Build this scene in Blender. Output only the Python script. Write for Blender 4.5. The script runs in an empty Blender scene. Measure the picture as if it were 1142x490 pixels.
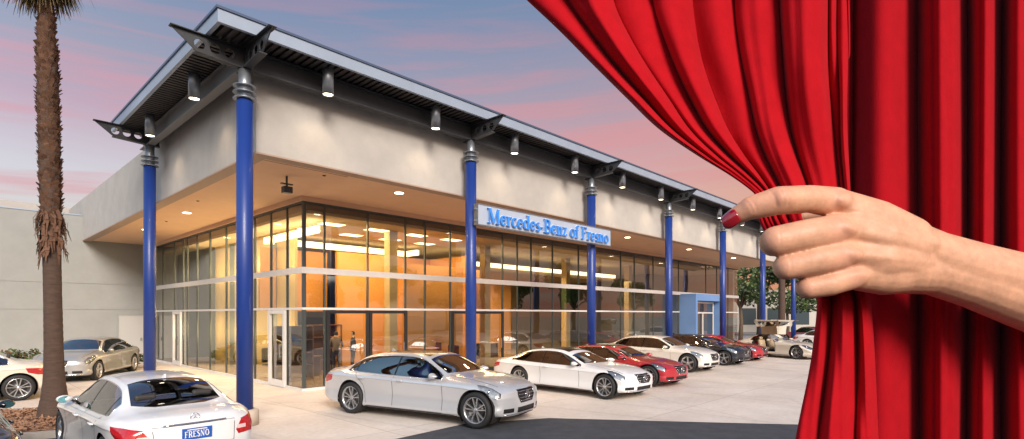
import bpy, bmesh, math, random
import numpy as np
from mathutils import Vector, Matrix, Euler
from mathutils.bvhtree import BVHTree
random.seed(7); rng = np.random.default_rng(7)
S = bpy.context.scene; C = S.collection
R = math.radians; PI = math.pi

# ------------------------------------------------------------------ helpers
def lin(r, g, b):
    f = lambda c: (c/255/12.92) if c <= 10 else ((c/255+.055)/1.055)**2.4
    return (f(r), f(g), f(b), 1.0)

_mats = {}
def mat(name, col, rough=.5, metal=0, noise=.0, nscale=6, bump=0, bscale=40, coat=0, sheen=0, spec=.5,
        emit=None, estr=0, sss=0, back=None, stretch=None):
    if name in _mats: return _mats[name]
    m = bpy.data.materials.new(name); m.use_nodes = True
    nt = m.node_tree; N = nt.nodes; L = nt.links
    p = N['Principled BSDF']; out = N['Material Output']
    if len(col) == 3: col = (*col, 1)
    p.inputs['Base Color'].default_value = col
    p.inputs['Roughness'].default_value = rough
    p.inputs['Metallic'].default_value = metal
    p.inputs['Specular IOR Level'].default_value = spec
    p.inputs['Coat Weight'].default_value = coat
    p.inputs['Coat Roughness'].default_value = .04
    if sheen:
        p.inputs['Sheen Weight'].default_value = sheen
        p.inputs['Sheen Roughness'].default_value = .4
        p.inputs['Sheen Tint'].default_value = (1, .35, .35, 1)
    if sss:
        p.inputs['Subsurface Weight'].default_value = sss
        p.inputs['Subsurface Radius'].default_value = (1, .35, .2)
        p.inputs['Subsurface Scale'].default_value = .004
    if emit:
        p.inputs['Emission Color'].default_value = emit if len(emit) == 4 else (*emit, 1)
        p.inputs['Emission Strength'].default_value = estr
    tc = N.new('ShaderNodeTexCoord'); src = tc.outputs['Object']
    if stretch:
        mp = N.new('ShaderNodeMapping'); mp.inputs['Scale'].default_value = stretch
        L.new(src, mp.inputs['Vector']); src = mp.outputs[0]
    if noise:
        n = N.new('ShaderNodeTexNoise'); n.inputs['Scale'].default_value = nscale
        n.inputs['Detail'].default_value = 6; n.inputs['Roughness'].default_value = .65
        L.new(src, n.inputs['Vector'])
        r = N.new('ShaderNodeMapRange'); r.inputs[1].default_value = .25; r.inputs[2].default_value = .75
        r.inputs[3].default_value = 1-noise; r.inputs[4].default_value = 1+noise
        L.new(n.outputs['Fac'], r.inputs[0])
        mx = N.new('ShaderNodeMix'); mx.data_type = 'RGBA'; mx.blend_type = 'MULTIPLY'; mx.inputs[0].default_value = 1
        mx.inputs[6].default_value = col; L.new(r.outputs[0], mx.inputs[7])
        L.new(mx.outputs[2], p.inputs['Base Color'])
    if bump:
        n2 = N.new('ShaderNodeTexNoise'); n2.inputs['Scale'].default_value = bscale; n2.inputs['Detail'].default_value = 5
        L.new(src, n2.inputs['Vector'])
        b = N.new('ShaderNodeBump'); b.inputs['Strength'].default_value = bump; b.inputs['Distance'].default_value = .02
        L.new(n2.outputs['Fac'], b.inputs['Height']); L.new(b.outputs[0], p.inputs['Normal'])
    if back is not None:
        g = N.new('ShaderNodeNewGeometry'); d = N.new('ShaderNodeBsdfDiffuse'); d.inputs[0].default_value = (*back, 1)
        mxs = N.new('ShaderNodeMixShader'); L.new(g.outputs['Backfacing'], mxs.inputs[0])
        L.new(p.outputs[0], mxs.inputs[1]); L.new(d.outputs[0], mxs.inputs[2]); L.new(mxs.outputs[0], out.inputs[0])
    _mats[name] = m
    return m

def glass(name, tint=(.5, .55, .52), refl=1.0, base=.04, rough=.01, wav=0):
    if name in _mats: return _mats[name]
    m = bpy.data.materials.new(name); m.use_nodes = True
    nt = m.node_tree; N = nt.nodes; L = nt.links; N.remove(N['Principled BSDF']); out = N['Material Output']
    t = N.new('ShaderNodeBsdfTransparent'); t.inputs[0].default_value = (*tint, 1)
    g = N.new('ShaderNodeBsdfGlossy'); g.inputs['Roughness'].default_value = rough
    f = N.new('ShaderNodeFresnel'); f.inputs[0].default_value = 1.52
    a = N.new('ShaderNodeMath'); a.operation = 'MULTIPLY_ADD'; a.inputs[1].default_value = refl; a.inputs[2].default_value = base; a.use_clamp = True
    L.new(f.outputs[0], a.inputs[0])
    mx = N.new('ShaderNodeMixShader'); L.new(a.outputs[0], mx.inputs[0]); L.new(t.outputs[0], mx.inputs[1]); L.new(g.outputs[0], mx.inputs[2])
    if wav:
        tc = N.new('ShaderNodeTexCoord'); n = N.new('ShaderNodeTexNoise'); n.inputs['Scale'].default_value = .8
        L.new(tc.outputs['Object'], n.inputs['Vector'])
        b = N.new('ShaderNodeBump'); b.inputs['Strength'].default_value = wav; b.inputs['Distance'].default_value = .02
        L.new(n.outputs['Fac'], b.inputs['Height']); L.new(b.outputs[0], g.inputs['Normal'])
    L.new(mx.outputs[0], out.inputs[0])
    _mats[name] = m
    return m

def emis(name, col, s):
    return mat(name, (.8, .8, .8), .5, emit=col, estr=s)

class MB:
    def __init__(self): self.bm = bmesh.new()
    def box(self, x0, x1, y0, y1, z0, z1, mi=0):
        vs = [self.bm.verts.new(p) for p in ((x0,y0,z0),(x1,y0,z0),(x1,y1,z0),(x0,y1,z0),(x0,y0,z1),(x1,y0,z1),(x1,y1,z1),(x0,y1,z1))]
        for f in ((0,3,2,1),(4,5,6,7),(0,1,5,4),(1,2,6,5),(2,3,7,6),(3,0,4,7)):
            self.bm.faces.new([vs[i] for i in f]).material_index = mi
        return self
    def quad(self, *p, mi=0):
        f = self.bm.faces.new([self.bm.verts.new(q) for q in p]); f.material_index = mi; return self
    def prism(self, pts, ax, a0, a1):
        """polygon pts (2d) extruded along axis ax (0,1,2) from a0 to a1"""
        def P(q, a):
            l = list(q); l.insert(ax, a); return l
        A = [self.bm.verts.new(P(q, a0)) for q in pts]; B = [self.bm.verts.new(P(q, a1)) for q in pts]
        self.bm.faces.new(A); self.bm.faces.new(B[::-1])
        n = len(pts)
        for i in range(n): self.bm.faces.new((A[i], A[(i+1) % n], B[(i+1) % n], B[i]))
        return self
    def lathe(self, prof, n=24, axis='z', c=(0,0,0), smooth=True, cap=True):
        rings = []
        for r, h in prof:
            ring = []
            for i in range(n):
                a = 2*PI*i/n; x, y = r*math.cos(a), r*math.sin(a)
                p = (x, y, h) if axis == 'z' else ((x, h, y) if axis == 'y' else (h, x, y))
                ring.append(self.bm.verts.new((p[0]+c[0], p[1]+c[1], p[2]+c[2])))
            rings.append(ring)
        for a, b in zip(rings, rings[1:]):
            for i in range(n):
                f = self.bm.faces.new((a[i], a[(i+1) % n], b[(i+1) % n], b[i])); f.smooth = smooth
        if cap:
            self.bm.faces.new(rings[0][::-1]); self.bm.faces.new(rings[-1])
        return self
    def cone(self, p0, p1, r0, r1, n=8, smooth=True, cap=True):
        p0 = Vector(p0); p1 = Vector(p1); d = (p1-p0).normalized()
        u = d.orthogonal().normalized(); v = d.cross(u)
        A, B = [], []
        for i in range(n):
            a = 2*PI*i/n; o = u*math.cos(a)+v*math.sin(a)
            A.append(self.bm.verts.new(p0+o*r0)); B.append(self.bm.verts.new(p1+o*r1))
        for i in range(n):
            f = self.bm.faces.new((A[i], A[(i+1) % n], B[(i+1) % n], B[i])); f.smooth = smooth
        if cap: self.bm.faces.new(A[::-1]); self.bm.faces.new(B)
        return self
    def tube(self, pts, r, n=6):
        pts = [Vector(p) for p in pts]; rings = []
        rs = r if hasattr(r, '__len__') else [r]*len(pts)
        u = None
        for i, p in enumerate(pts):
            d = (pts[min(i+1, len(pts)-1)]-pts[max(i-1, 0)]).normalized()
            if u is None: u = d.orthogonal().normalized()
            u = (u-d*u.dot(d)).normalized(); v = d.cross(u)
            rings.append([self.bm.verts.new(p+(u*math.cos(2*PI*k/n)+v*math.sin(2*PI*k/n))*rs[i]) for k in range(n)])
        for a, b in zip(rings, rings[1:]):
            for i in range(n):
                f = self.bm.faces.new((a[i], a[(i+1) % n], b[(i+1) % n], b[i])); f.smooth = True
        self.bm.faces.new(rings[0][::-1]); self.bm.faces.new(rings[-1])
        return self
    def bevel(self, w, seg=1):
        bmesh.ops.bevel(self.bm, geom=self.bm.edges[:], offset=w, segments=seg, affect='EDGES', profile=.5)
        return self
    def build(self, name, m, parent=None, recalc=True, smooth=None):
        if recalc: bmesh.ops.recalc_face_normals(self.bm, faces=self.bm.faces[:])
        if smooth is not None:
            for f in self.bm.faces: f.smooth = smooth
        me = bpy.data.meshes.new(name); self.bm.to_mesh(me); self.bm.free()
        for q in (m if isinstance(m, (list, tuple)) else [m]): me.materials.append(q)
        o = bpy.data.objects.new(name, me); C.objects.link(o)
        if parent: o.parent = parent
        return o

def tag(o, label=None, cat=None, group=None, kind=None):
    if label: o['label'] = label
    if cat: o['category'] = cat
    if group: o['group'] = group
    if kind: o['kind'] = kind
    return o
def empty(name, loc=(0, 0, 0), rz=0, label=None, cat=None, group=None):
    o = bpy.data.objects.new(name, None); o.location = loc; o.rotation_euler = (0, 0, rz); C.objects.link(o)
    o.empty_display_size = .2
    return tag(o, label, cat, group)
def children(o): return [c for c in bpy.data.objects if c.parent == o]
def copy_tree(o, parent=None):
    c = o.copy(); C.objects.link(c)
    if parent: c.parent = parent
    for ch in children(o): copy_tree(ch, c)
    return c

def pchip(xs, ys):
    xs = np.array(xs, float); ys = np.array(ys, float)
    if xs[0] > xs[-1]: xs, ys = xs[::-1], ys[::-1]
    h = np.diff(xs); d = np.diff(ys)/h; m = np.zeros_like(ys)
    m[0], m[-1] = d[0], d[-1]
    for i in range(1, len(xs)-1):
        if d[i-1]*d[i] > 0:
            w1, w2 = 2*h[i]+h[i-1], h[i]+2*h[i-1]; m[i] = (w1+w2)/(w1/d[i-1]+w2/d[i])
    def f(x):
        x = np.clip(np.asarray(x, float), xs[0], xs[-1]); i = np.clip(np.searchsorted(xs, x)-1, 0, len(xs)-2)
        t = (x-xs[i])/h[i]
        return ((2*t**3-3*t**2+1)*ys[i]+(t**3-2*t**2+t)*h[i]*m[i]+(-2*t**3+3*t**2)*ys[i+1]+(t**3-t**2)*h[i]*m[i+1])
    return f
def smooth01(t): t = np.clip(t, 0, 1); return t*t*(3-2*t)

# ------------------------------------------------------------------ frame of the place
EYE = 2.3
OX, OY = -5.595, 11.397                 # foot of the corner column
ANG = R(46.6)
D1 = Vector((math.cos(ANG), math.sin(ANG), 0)); D2 = Vector((-D1.y, D1.x, 0))
def W(u, v, z=0): return Vector((OX, OY, z))+D1*u+D2*v

# camera
cam = bpy.data.cameras.new('camera'); co = bpy.data.objects.new('camera', cam); C.objects.link(co)
co.location = (0, 0, EYE); co.rotation_euler = (R(90), 0, 0)
cam.sensor_width = 36; cam.lens = 607/1142*36; cam.shift_y = (351.5-245)/1142
cam.clip_start = .02; cam.clip_end = 2000
S.camera = co

# world: dusk sky with pink streaks, mixed over the sky texture
wd = bpy.data.worlds.new('World'); S.world = wd; wd.use_nodes = True
N = wd.node_tree.nodes; L = wd.node_tree.links; bgn = N['Background']; wout = N['World Output']
SUN_EL, SUN_AZ = R(27), R(-70)          # azimuth measured in the xy plane, towards the sun
sky = N.new('ShaderNodeTexSky'); sky.sky_type = 'NISHITA'; sky.sun_disc = False
sky.sun_elevation = SUN_EL; sky.sun_rotation = R(90)-SUN_AZ
sky.air_density = 1.5; sky.dust_density = 3
L.new(sky.outputs[0], bgn.inputs[0]); bgn.inputs[1].default_value = .05
tc = N.new('ShaderNodeTexCoord'); sep = N.new('ShaderNodeSeparateXYZ'); L.new(tc.outputs['Generated'], sep.inputs[0])
def wmath(op, a, b=None, c=None, clamp=False):
    n = N.new('ShaderNodeMath'); n.operation = op; n.use_clamp = clamp
    for i, q in enumerate((a, b, c)):
        if q is None: continue
        if hasattr(q, 'is_output'): L.new(q, n.inputs[i])
        else: n.inputs[i].default_value = q
    return n.outputs[0]
def wramp(fac, stops):
    n = N.new('ShaderNodeValToRGB'); L.new(fac, n.inputs[0]); e = n.color_ramp.elements
    while len(e) < len(stops): e.new(.5)
    for k, (p, c) in zip(e, stops): k.position = p; k.color = c
    return n.outputs[0]
X, Y, Z = sep.outputs
hd = wmath('SQRT', wmath('ADD', wmath('MULTIPLY', X, X), wmath('MULTIPLY', Y, Y)))
el = wmath('DIVIDE', wmath('ARCTAN2', Z, hd), PI/2, clamp=True)      # 0 horizon .. 1 zenith
az = wmath('ARCTAN2', X, Y)                                           # 0 ahead, + to the east
leftC = wramp(el, [(0, lin(240, 208, 190)), (.13, lin(232, 212, 220)), (.19, lin(214, 152, 170)), (.24, lin(164, 150, 172)), (.33, lin(110, 134, 176)), (.5, lin(110, 146, 196)), (1, lin(96, 140, 196))])
rightC = wramp(el, [(0, lin(244, 150, 105)), (.13, lin(255, 156, 112)), (.19, lin(240, 152, 138)), (.26, lin(188, 152, 168)), (.33, lin(134, 142, 174)), (.5, lin(120, 142, 190)), (1, lin(96, 140, 196))])
azf = wmath('MULTIPLY_ADD', az, 1.15, .45, clamp=True)
mx = N.new('ShaderNodeMix'); mx.data_type = 'RGBA'; L.new(azf, mx.inputs[0]); L.new(leftC, mx.inputs[6]); L.new(rightC, mx.inputs[7])
farC = wramp(el, [(0, lin(240, 214, 206)), (.15, lin(232, 206, 214)), (.3, lin(176, 172, 202)), (.6, lin(120, 150, 196)), (1, lin(96, 140, 196))])
mxf = N.new('ShaderNodeMix'); mxf.data_type = 'RGBA'; L.new(wmath('MULTIPLY_ADD', wmath('ABSOLUTE', az), 1.6, -1.5, clamp=True), mxf.inputs[0]); L.new(mx.outputs[2], mxf.inputs[6]); L.new(farC, mxf.inputs[7]); mx = mxf
# cloud streaks: noise on (azimuth, stretched elevation)
cx = N.new('ShaderNodeCombineXYZ'); L.new(wmath('MULTIPLY', az, 1.5), cx.inputs[0])
L.new(wmath('MULTIPLY_ADD', el, 36, wmath('MULTIPLY', az, -1.1)), cx.inputs[1])
nz = N.new('ShaderNodeTexNoise'); nz.inputs['Scale'].default_value = 1.15; nz.inputs['Detail'].default_value = 7; nz.inputs['Roughness'].default_value = .55
nz.inputs['Distortion'].default_value = .35
L.new(cx.outputs[0], nz.inputs['Vector'])
st = wmath('MULTIPLY_ADD', nz.outputs[0], 7.5, -3.6, clamp=True)
stm = wramp(el, [(0, (.9, .9, .9, 1)), (.18, (1, 1, 1, 1)), (.27, (.45, .45, .45, 1)), (.36, (.12, .12, .12, 1)), (.7, (.3, .3, .3, 1))])
stf = wmath('MULTIPLY', st, stm)
pink = wramp(azf, [(0, lin(238, 138, 148)), (1, lin(255, 140, 118))])
mx2 = N.new('ShaderNodeMix'); mx2.data_type = 'RGBA'; L.new(wmath('MULTIPLY', stf, .85), mx2.inputs[0]); L.new(mx.outputs[2], mx2.inputs[6]); L.new(pink, mx2.inputs[7])
# the bright western sky is behind the photographer
glow = wmath('POWER', wmath('ADD', wmath('MULTIPLY', X, -.90), wmath('MULTIPLY_ADD', Y, -.40, .0), clamp=True), 2.0)
gz = wmath('SUBTRACT', 1, wmath('MULTIPLY', wmath('ABSOLUTE', wmath('SUBTRACT', el, .42)), 1.2), clamp=True)
gl = wmath('MULTIPLY', wmath('MULTIPLY', glow, gz), 2.0)
gc = N.new('ShaderNodeMix'); gc.data_type = 'RGBA'; gc.blend_type = 'MULTIPLY'; gc.inputs[0].default_value = 1
gc.inputs[6].default_value = (.30, .66, .85, 1); L.new(gl, gc.inputs[7])
ad = N.new('ShaderNodeMix'); ad.data_type = 'RGBA'; ad.blend_type = 'ADD'; ad.inputs[0].default_value = 1
L.new(mx2.outputs[2], ad.inputs[6]); L.new(gc.outputs[2], ad.inputs[7])
bg2 = N.new('ShaderNodeBackground'); L.new(ad.outputs[2], bg2.inputs[0]); bg2.inputs[1].default_value = .58
adds = N.new('ShaderNodeAddShader'); L.new(bgn.outputs[0], adds.inputs[0]); L.new(bg2.outputs[0], adds.inputs[1]); L.new(adds.outputs[0], wout.inputs[0])

sl = bpy.data.lights.new('sun', 'SUN'); so = bpy.data.objects.new('sun', sl); C.objects.link(so)
sl.energy = 4.5; sl.angle = R(24); sl.color = (1, .9, .8)
sd = Vector((math.cos(SUN_EL)*math.cos(SUN_AZ), math.cos(SUN_EL)*math.sin(SUN_AZ), math.sin(SUN_EL)))
so.rotation_euler = sd.to_track_quat('Z', 'Y').to_euler()

S.view_settings.view_transform = 'Standard'; S.view_settings.look = 'None'; S.view_settings.exposure = 0; S.view_settings.gamma = 1
S.render.engine = 'CYCLES'; S.cycles.use_denoising = True
try: S.cycles.denoiser = 'OPENIMAGEDENOISE'
except Exception: pass
S.cycles.max_bounces = 8; S.cycles.transparent_max_bounces = 16; S.cycles.sample_clamp_indirect = 6
S.cycles.caustics_reflective = False; S.cycles.caustics_refractive = False
# ------------------------------------------------------------------ ground
def sheet(name, pts, z, m, **k):
    mb = MB(); mb.quad(*[(p[0], p[1], z) for p in pts]); o = mb.build(name, m, recalc=False)
    me = o.data
    if me.polygons[0].normal.z < 0: me.flip_normals()
    return tag(o, kind='structure', **k)

def concrete_paving():
    m = bpy.data.materials.new('concrete_paving'); m.use_nodes = True
    N = m.node_tree.nodes; L = m.node_tree.links; p = N['Principled BSDF']; p.inputs['Roughness'].default_value = .75
    tc = N.new('ShaderNodeTexCoord'); mp = N.new('ShaderNodeMapping'); mp.inputs['Rotation'].default_value = (0, 0, -ANG)
    L.new(tc.outputs['Object'], mp.inputs[0])
    n1 = N.new('ShaderNodeTexNoise'); n1.inputs['Scale'].default_value = .5; n1.inputs['Detail'].default_value = 8; n1.inputs['Roughness'].default_value = .7; L.new(mp.outputs[0], n1.inputs['Vector'])
    n2 = N.new('ShaderNodeTexNoise'); n2.inputs['Scale'].default_value = 9; n2.inputs['Detail'].default_value = 6; L.new(mp.outputs[0], n2.inputs['Vector'])
    # random cracks/joint veins
    vo = N.new('ShaderNodeTexVoronoi'); vo.feature = 'DISTANCE_TO_EDGE'; vo.inputs['Scale'].default_value = .42
    mp2 = N.new('ShaderNodeMapping'); mp2.inputs['Scale'].default_value = (1, .55, 1); L.new(mp.outputs[0], mp2.inputs[0])
    nd = N.new('ShaderNodeMix'); nd.data_type = 'VECTOR'; nd.inputs[0].default_value = .08; L.new(mp2.outputs[0], nd.inputs[4]); L.new(n2.outputs['Color'], nd.inputs[5]); L.new(nd.outputs[1], vo.inputs['Vector'])
    br = N.new('ShaderNodeTexBrick'); br.offset = 0; br.inputs['Scale'].default_value = 1; br.inputs['Brick Width'].default_value = 3.06; br.inputs['Row Height'].default_value = 3.06
    br.inputs['Mortar Size'].default_value = .012; br.inputs['Mortar Smooth'].default_value = .3
    br.inputs['Color1'].default_value = (1, 1, 1, 1); br.inputs['Color2'].default_value = (.9, .9, .91, 1); br.inputs['Mortar'].default_value = (.62, .6, .58, 1)
    L.new(mp.outputs[0], br.inputs['Vector'])
    cr = N.new('ShaderNodeValToRGB'); cr.color_ramp.elements[0].position = .3; cr.color_ramp.elements[0].color = (.60, .52, .45, 1)
    cr.color_ramp.elements[1].position = .72; cr.color_ramp.elements[1].color = (.79, .715, .64, 1); L.new(n1.outputs[0], cr.inputs[0])
    def mul(a, b, f=1):
        x = N.new('ShaderNodeMix'); x.data_type = 'RGBA'; x.blend_type = 'MULTIPLY'; x.inputs[0].default_value = f
        L.new(a, x.inputs[6]); L.new(b, x.inputs[7]); return x.outputs[2]
    r2 = N.new('ShaderNodeMapRange'); r2.inputs[1].default_value = .3; r2.inputs[2].default_value = .7; r2.inputs[3].default_value = .93; r2.inputs[4].default_value = 1.04; L.new(n2.outputs[0], r2.inputs[0])
    r3 = N.new('ShaderNodeMapRange'); r3.inputs[1].default_value = 0; r3.inputs[2].default_value = .02; r3.inputs[3].default_value = .88; r3.inputs[4].default_value = 1; L.new(vo.outputs[0], r3.inputs[0])
    c = mul(mul(mul(cr.outputs[0], br.outputs[0]), r2.outputs[0]), r3.outputs[0])
    L.new(c, p.inputs['Base Color'])
    b = N.new('ShaderNodeBump'); b.inputs['Strength'].default_value = .25; b.inputs['Distance'].default_value = .01; L.new(n2.outputs[0], b.inputs['Height']); L.new(b.outputs[0], p.inputs['Normal'])
    return m
M_ASPH = mat('asphalt', (.05, .055, .065), .8, noise=.35, nscale=3, bump=.5, bscale=120)
M_PAVE = concrete_paving()
sheet('ground', [(-600, -600), (600, -600), (600, 600), (-600, 600)], -.012, mat('far_ground', (.24, .22, .2), .9, noise=.3, nscale=.3))
# pale paving of the forecourt; its near edge follows the dark driveway
pv = [(-24, 12.0), (-12.2, 12.0), (-10.6, 12.6), (-9.6, 12.3), (-7.0, 10.3), (-5.0, 8.6), (-2.9, 9.2), (-1.01, 11.5), (.82, 12.15), (3.97, 11.7), (5.87, 11.45), (30, 9), (60, 20), (52, 62), (-2, 60), (-60, 45), (-60, 12)]
o = sheet('forecourt_paving', pv, .0, M_PAVE)
o = sheet('driveway_asphalt', [(-60, -30), (60, -30), (60, 21), (-60, 21)], -.006, M_ASPH)

# ------------------------------------------------------------------ building
B = empty('showroom_building', (OX, OY, 0), ANG, 'glass fronted car showroom with blue columns and flat metal canopy', 'building')
M_STUC = mat('stucco', (.43, .41, .385), .85, noise=.10, nscale=1.6, bump=.5, bscale=90)
M_STUC2 = mat('shaded_grey_stucco', (.29, .30, .295), .85, noise=.08, nscale=1.2, bump=.4, bscale=90)  # base darkened to put the side wall's soft shade into the colour
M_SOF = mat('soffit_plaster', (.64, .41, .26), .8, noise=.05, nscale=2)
M_BLUE = mat('blue_enamel', (.010, .038, .22), .42, coat=.12, noise=.06, nscale=2)
M_GALV = mat('galvanised_steel', (.27, .30, .34), .42, metal=.7, noise=.12, nscale=8)
M_FASC = mat('fascia_metal', (.33, .40, .50), .45, metal=.3, noise=.08, nscale=2)
M_DARK = mat('dark_steel', (.045, .048, .055), .5, metal=.3, noise=.2, nscale=5)
M_DECK = mat('metal_deck', (.055, .05, .05), .55, metal=.3, noise=.15, nscale=3)
M_ALU = mat('white_aluminium', (.70, .70, .70), .35, metal=.2, noise=.04)
M_BRZ = mat('mullion_metal', (.07, .085, .085), .4, metal=.4)
M_BLACK = mat('black_metal', (.015, .015, .016), .4)
M_GL = glass('showroom_glass', (.74, .76, .70), 1.7, .095, .004, wav=.15)
M_ORNG = mat('orange_plaster', (.60, .30, .085), .8, noise=.06, nscale=1)
M_YELL = mat('yellow_plaster', (.50, .36, .14), .8, noise=.06, nscale=1)

G_U, G_V = 3.2, 4.0            # glazing planes
ZS = 5.88; ZG = 5.75           # soffit, top of glass
UE, VE = 37.5, 20.9            # far ends
# upper band
mb = MB()
mb.box(.38, UE, .38, .68, ZS, 7.87); mb.box(.38, .68, .68, 26, ZS+.0, 7.87)
mb.build('upper_band', M_STUC, B)
MB().box(.36, UE+.02, .36, .70, ZS-.035, ZS+.0).box(.36, .70, .70, VE, ZS-.035, ZS).build('band_drip_edge', mat('drip', (.35, .25, .19), .7), B)
MB().box(.70, UE, .70, G_V+.3, ZS+.003, ZS+.12).box(.70, G_U+.3, G_V+.3, VE, ZS+.003, ZS+.12).build('soffit', M_SOF, B)
# reveal joints of the soffit
MB().box(.70, 2.9, .9, .915, ZS-.002, ZS+.003).build('soffit_joint', M_DARK, B)
# plaster header above the glass
MB().box(G_U-.12, UE, G_V-.12, G_V+.10, ZG, ZS+.0).box(G_U-.12, G_U+.10, G_V+.10, VE, ZG, ZS).build('glass_header', M_SOF, B)
# roof slab and rear body
MB().box(.7, UE, .7, 24, ZS+.3, ZS+.6).build('roof', M_DECK, B)
MB().box(33, UE, 9, 30, 0, ZS+.3).box(9, 33, 29.7, 30, 0, ZS+.3).build('rear_wall', M_STUC2, B)
MB().box(UE-.3, UE, G_V+.35, 9, 0, ZS).build('end_wall', M_STUC, B)
# canopy: deck of ribs, fascia, beams
CU0, CU1, CV1 = -.78, 38.2, 8.3
mb = MB()
def rib_deck(mb, a0, a1, b0, b1, along):
    """ribbed sheet: ribs run along b"""
    n = int((a1-a0)/.16)
    for i in range(n):
        a = a0+(a1-a0)*i/n; s = (a1-a0)/n
        if along == 'v': mb.box(a, a+s*.55, b0, b1, 7.90, 7.96); mb.box(a+s*.55, a+s, b0, b1, 7.95, 7.98)
        else: mb.box(b0, b1, a, a+s*.55, 7.90, 7.96); mb.box(b0, b1, a+s*.55, a+s, 7.95, 7.98)
rib_deck(mb, -.6, CU1, -.70, .36, 'v')
rib_deck(mb, .37, CV1, -.70, .36, 'u')
mb.build('canopy_deck', M_DECK, B)
MB().box(CU0+.08, CU1, CU0+.08, .7, 7.985, 8.13).box(CU0+.08, .7, .7, CV1, 7.985, 8.13).build('canopy_roof', M_DARK, B)
mb = MB()
mb.box(CU0, CU1, CU0, CU0+.08, 7.86, 8.11); mb.box(CU0, CU0+.08, CU0+.08, CV1, 7.86, 8.11)
mb.build('fascia', M_FASC, B)
MB().box(CU0-.03, CU1, CU0-.03, CU0+.06, 8.112, 8.16).box(CU0-.03, CU0+.06, CU0+.06, CV1, 8.112, 8.16).build('roof_edge_trim', mat('trim_blue', (.10, .14, .22), .4, metal=.5), B)
def ibeam(mb, a0, a1, c, along, z0=7.42, z1=7.86, w=.20):
    for (p, q, r, s) in ((c-w/2, c+w/2, z0, z0+.03), (c-w/2, c+w/2, z1-.03, z1), (c-.012, c+.012, z0+.03, z1-.03)):
        if along == 'u': mb.box(a0, a1, p, q, r, s)
        else: mb.box(p, q, a0, a1, r, s)
mb = MB(); ibeam(mb, -.1, CU1, 0, 'u'); mb.build('edge_beam', M_DARK, B)
mb = MB(); ibeam(mb, .1, CV1-.2, 0, 'v'); mb.build('edge_beam', mat('beam_grey', (.20, .20, .20), .5, metal=.3), B)
# a second lighter angle right under the deck edge against the band
MB().box(.70, CU1, .30, .36, 7.70, 7.88).box(.30, .36, .70, CV1, 7.70, 7.88).build('ledger_angle', M_DARK, B)

def bracket(direction, pos):
    """tapered cantilever with round holes; direction 'v' (towards -v) or 'u' (towards -u)"""
    t = .012
    outline = [(0.25, 7.44), (-.92, 7.50), (-1.36, 7.84), (.25, 7.84)]
    bm = bmesh.new()
    # plate with holes built by bridging a triangulated fill
    loops = []
    def loop(pts):
        vs = [bm.verts.new((p[0], 0, p[1])) for p in pts]
        es = [bm.edges.new((vs[i], vs[(i+1) % len(vs)])) for i in range(len(vs))]
        return es
    es = loop(outline)
    for cxx, rr in ((-.86, .10), (-.58, .10), (-.30, .10)):
        es += loop([(cxx+rr*math.cos(a), 7.66+rr*math.sin(a)) for a in [2*PI*k/14 for k in range(14)]])
    bmesh.ops.triangle_fill(bm, use_beauty=True, use_dissolve=False, edges=es)
    r = bmesh.ops.extrude_face_region(bm, geom=bm.faces[:])
    bmesh.ops.translate(bm, vec=(0, .02, 0), verts=[g for g in r['geom'] if isinstance(g, bmesh.types.BMVert)])
    mb = MB(); mb.bm.free(); mb.bm = bm
    # flanges
    mb.prism([(.25, 7.843), (-1.36, 7.843), (-1.38, 7.86), (.25, 7.86)], 1, -.07, .09)
    mb.prism([(.25, 7.41), (-.93, 7.475), (-.93, 7.497), (.25, 7.437)], 1, -.07, .09)
    # end stiffener
    bmesh.ops.translate(bm, vec=(0, -.01, 0), verts=bm.verts[:])
    if direction == 'v':
        bmesh.ops.transform(bm, matrix=Matrix.Translation((pos, 0, 0)) @ Matrix.Rotation(PI/2, 4, 'Z'), verts=bm.verts[:])
    else:
        bmesh.ops.transform(bm, matrix=Matrix.Translation((0, pos, 0)), verts=bm.verts[:])
    return mb
US = [0]+[6.38+6.1*k for k in range(6)]
for u in US: bracket('v', u).build('bracket', M_DARK, B)
for v in (0, 7.39): bracket('u', v).build('bracket', M_DARK, B)
# columns
def column(u, v):
    c = MB().lathe([(.162, .32), (.162, 6.78)], 32, c=(u, v, 0)).build('column', M_BLUE, B)
    p = MB().lathe([(.27, 0), (.27, .30), (.24, .33), (.10, .33)], 32, c=(u, v, 0)).build('plinth', mat('plinth_concrete', (.5, .42, .34), .8, noise=.1), c)
    MB().lathe([(.125, 6.79), (.125, 7.42)], 24, c=(u, v, 0)).build('pipe_neck', M_GALV, c)
    for z in (6.80, 6.93, 7.06): MB().lathe([(.13, z-.002), (.225, z), (.23, z+.012), (.225, z+.024), (.13, z+.026)], 28, c=(u, v, 0)).build('collar_ring', M_GALV, c)
for u in US: column(u, 0)
column(0, 7.39)
# canopy cylinder lights
M_LENS = emis('lens_glow', (1, .82, .6), 14)
def canlight(u, v, aim):
    c = MB().lathe([(.11, 7.33), (.125, 7.31), (.125, 7.90), (.11, 7.92)], 20, c=(u, v, 0), cap=False).build('canopy_light', M_GALV, B)
    MB().lathe([(.001, 7.335), (.108, 7.335)], 20, c=(u, v, 0), cap=False).build('lens', M_LENS, c)
    ld = bpy.data.lights.new('canopy_spot', 'SPOT'); ld.energy = 34; ld.color = (1, .74, .48); ld.spot_size = R(96); ld.spot_blend = .9; ld.shadow_soft_size = .08
    lo = bpy.data.objects.new('canopy_spot', ld); C.objects.link(lo); lo.parent = c
    lo.location = (u, v, 7.25); d = Vector(aim); lo.rotation_euler = (-d).to_track_quat('Z', 'Y').to_euler()
for k in range(12): canlight(1.7+3.11*k, -.32, (0, .35, -1))
for v in (2.16, 5.96): canlight(-.32, v, (.35, 0, -1))
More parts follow.
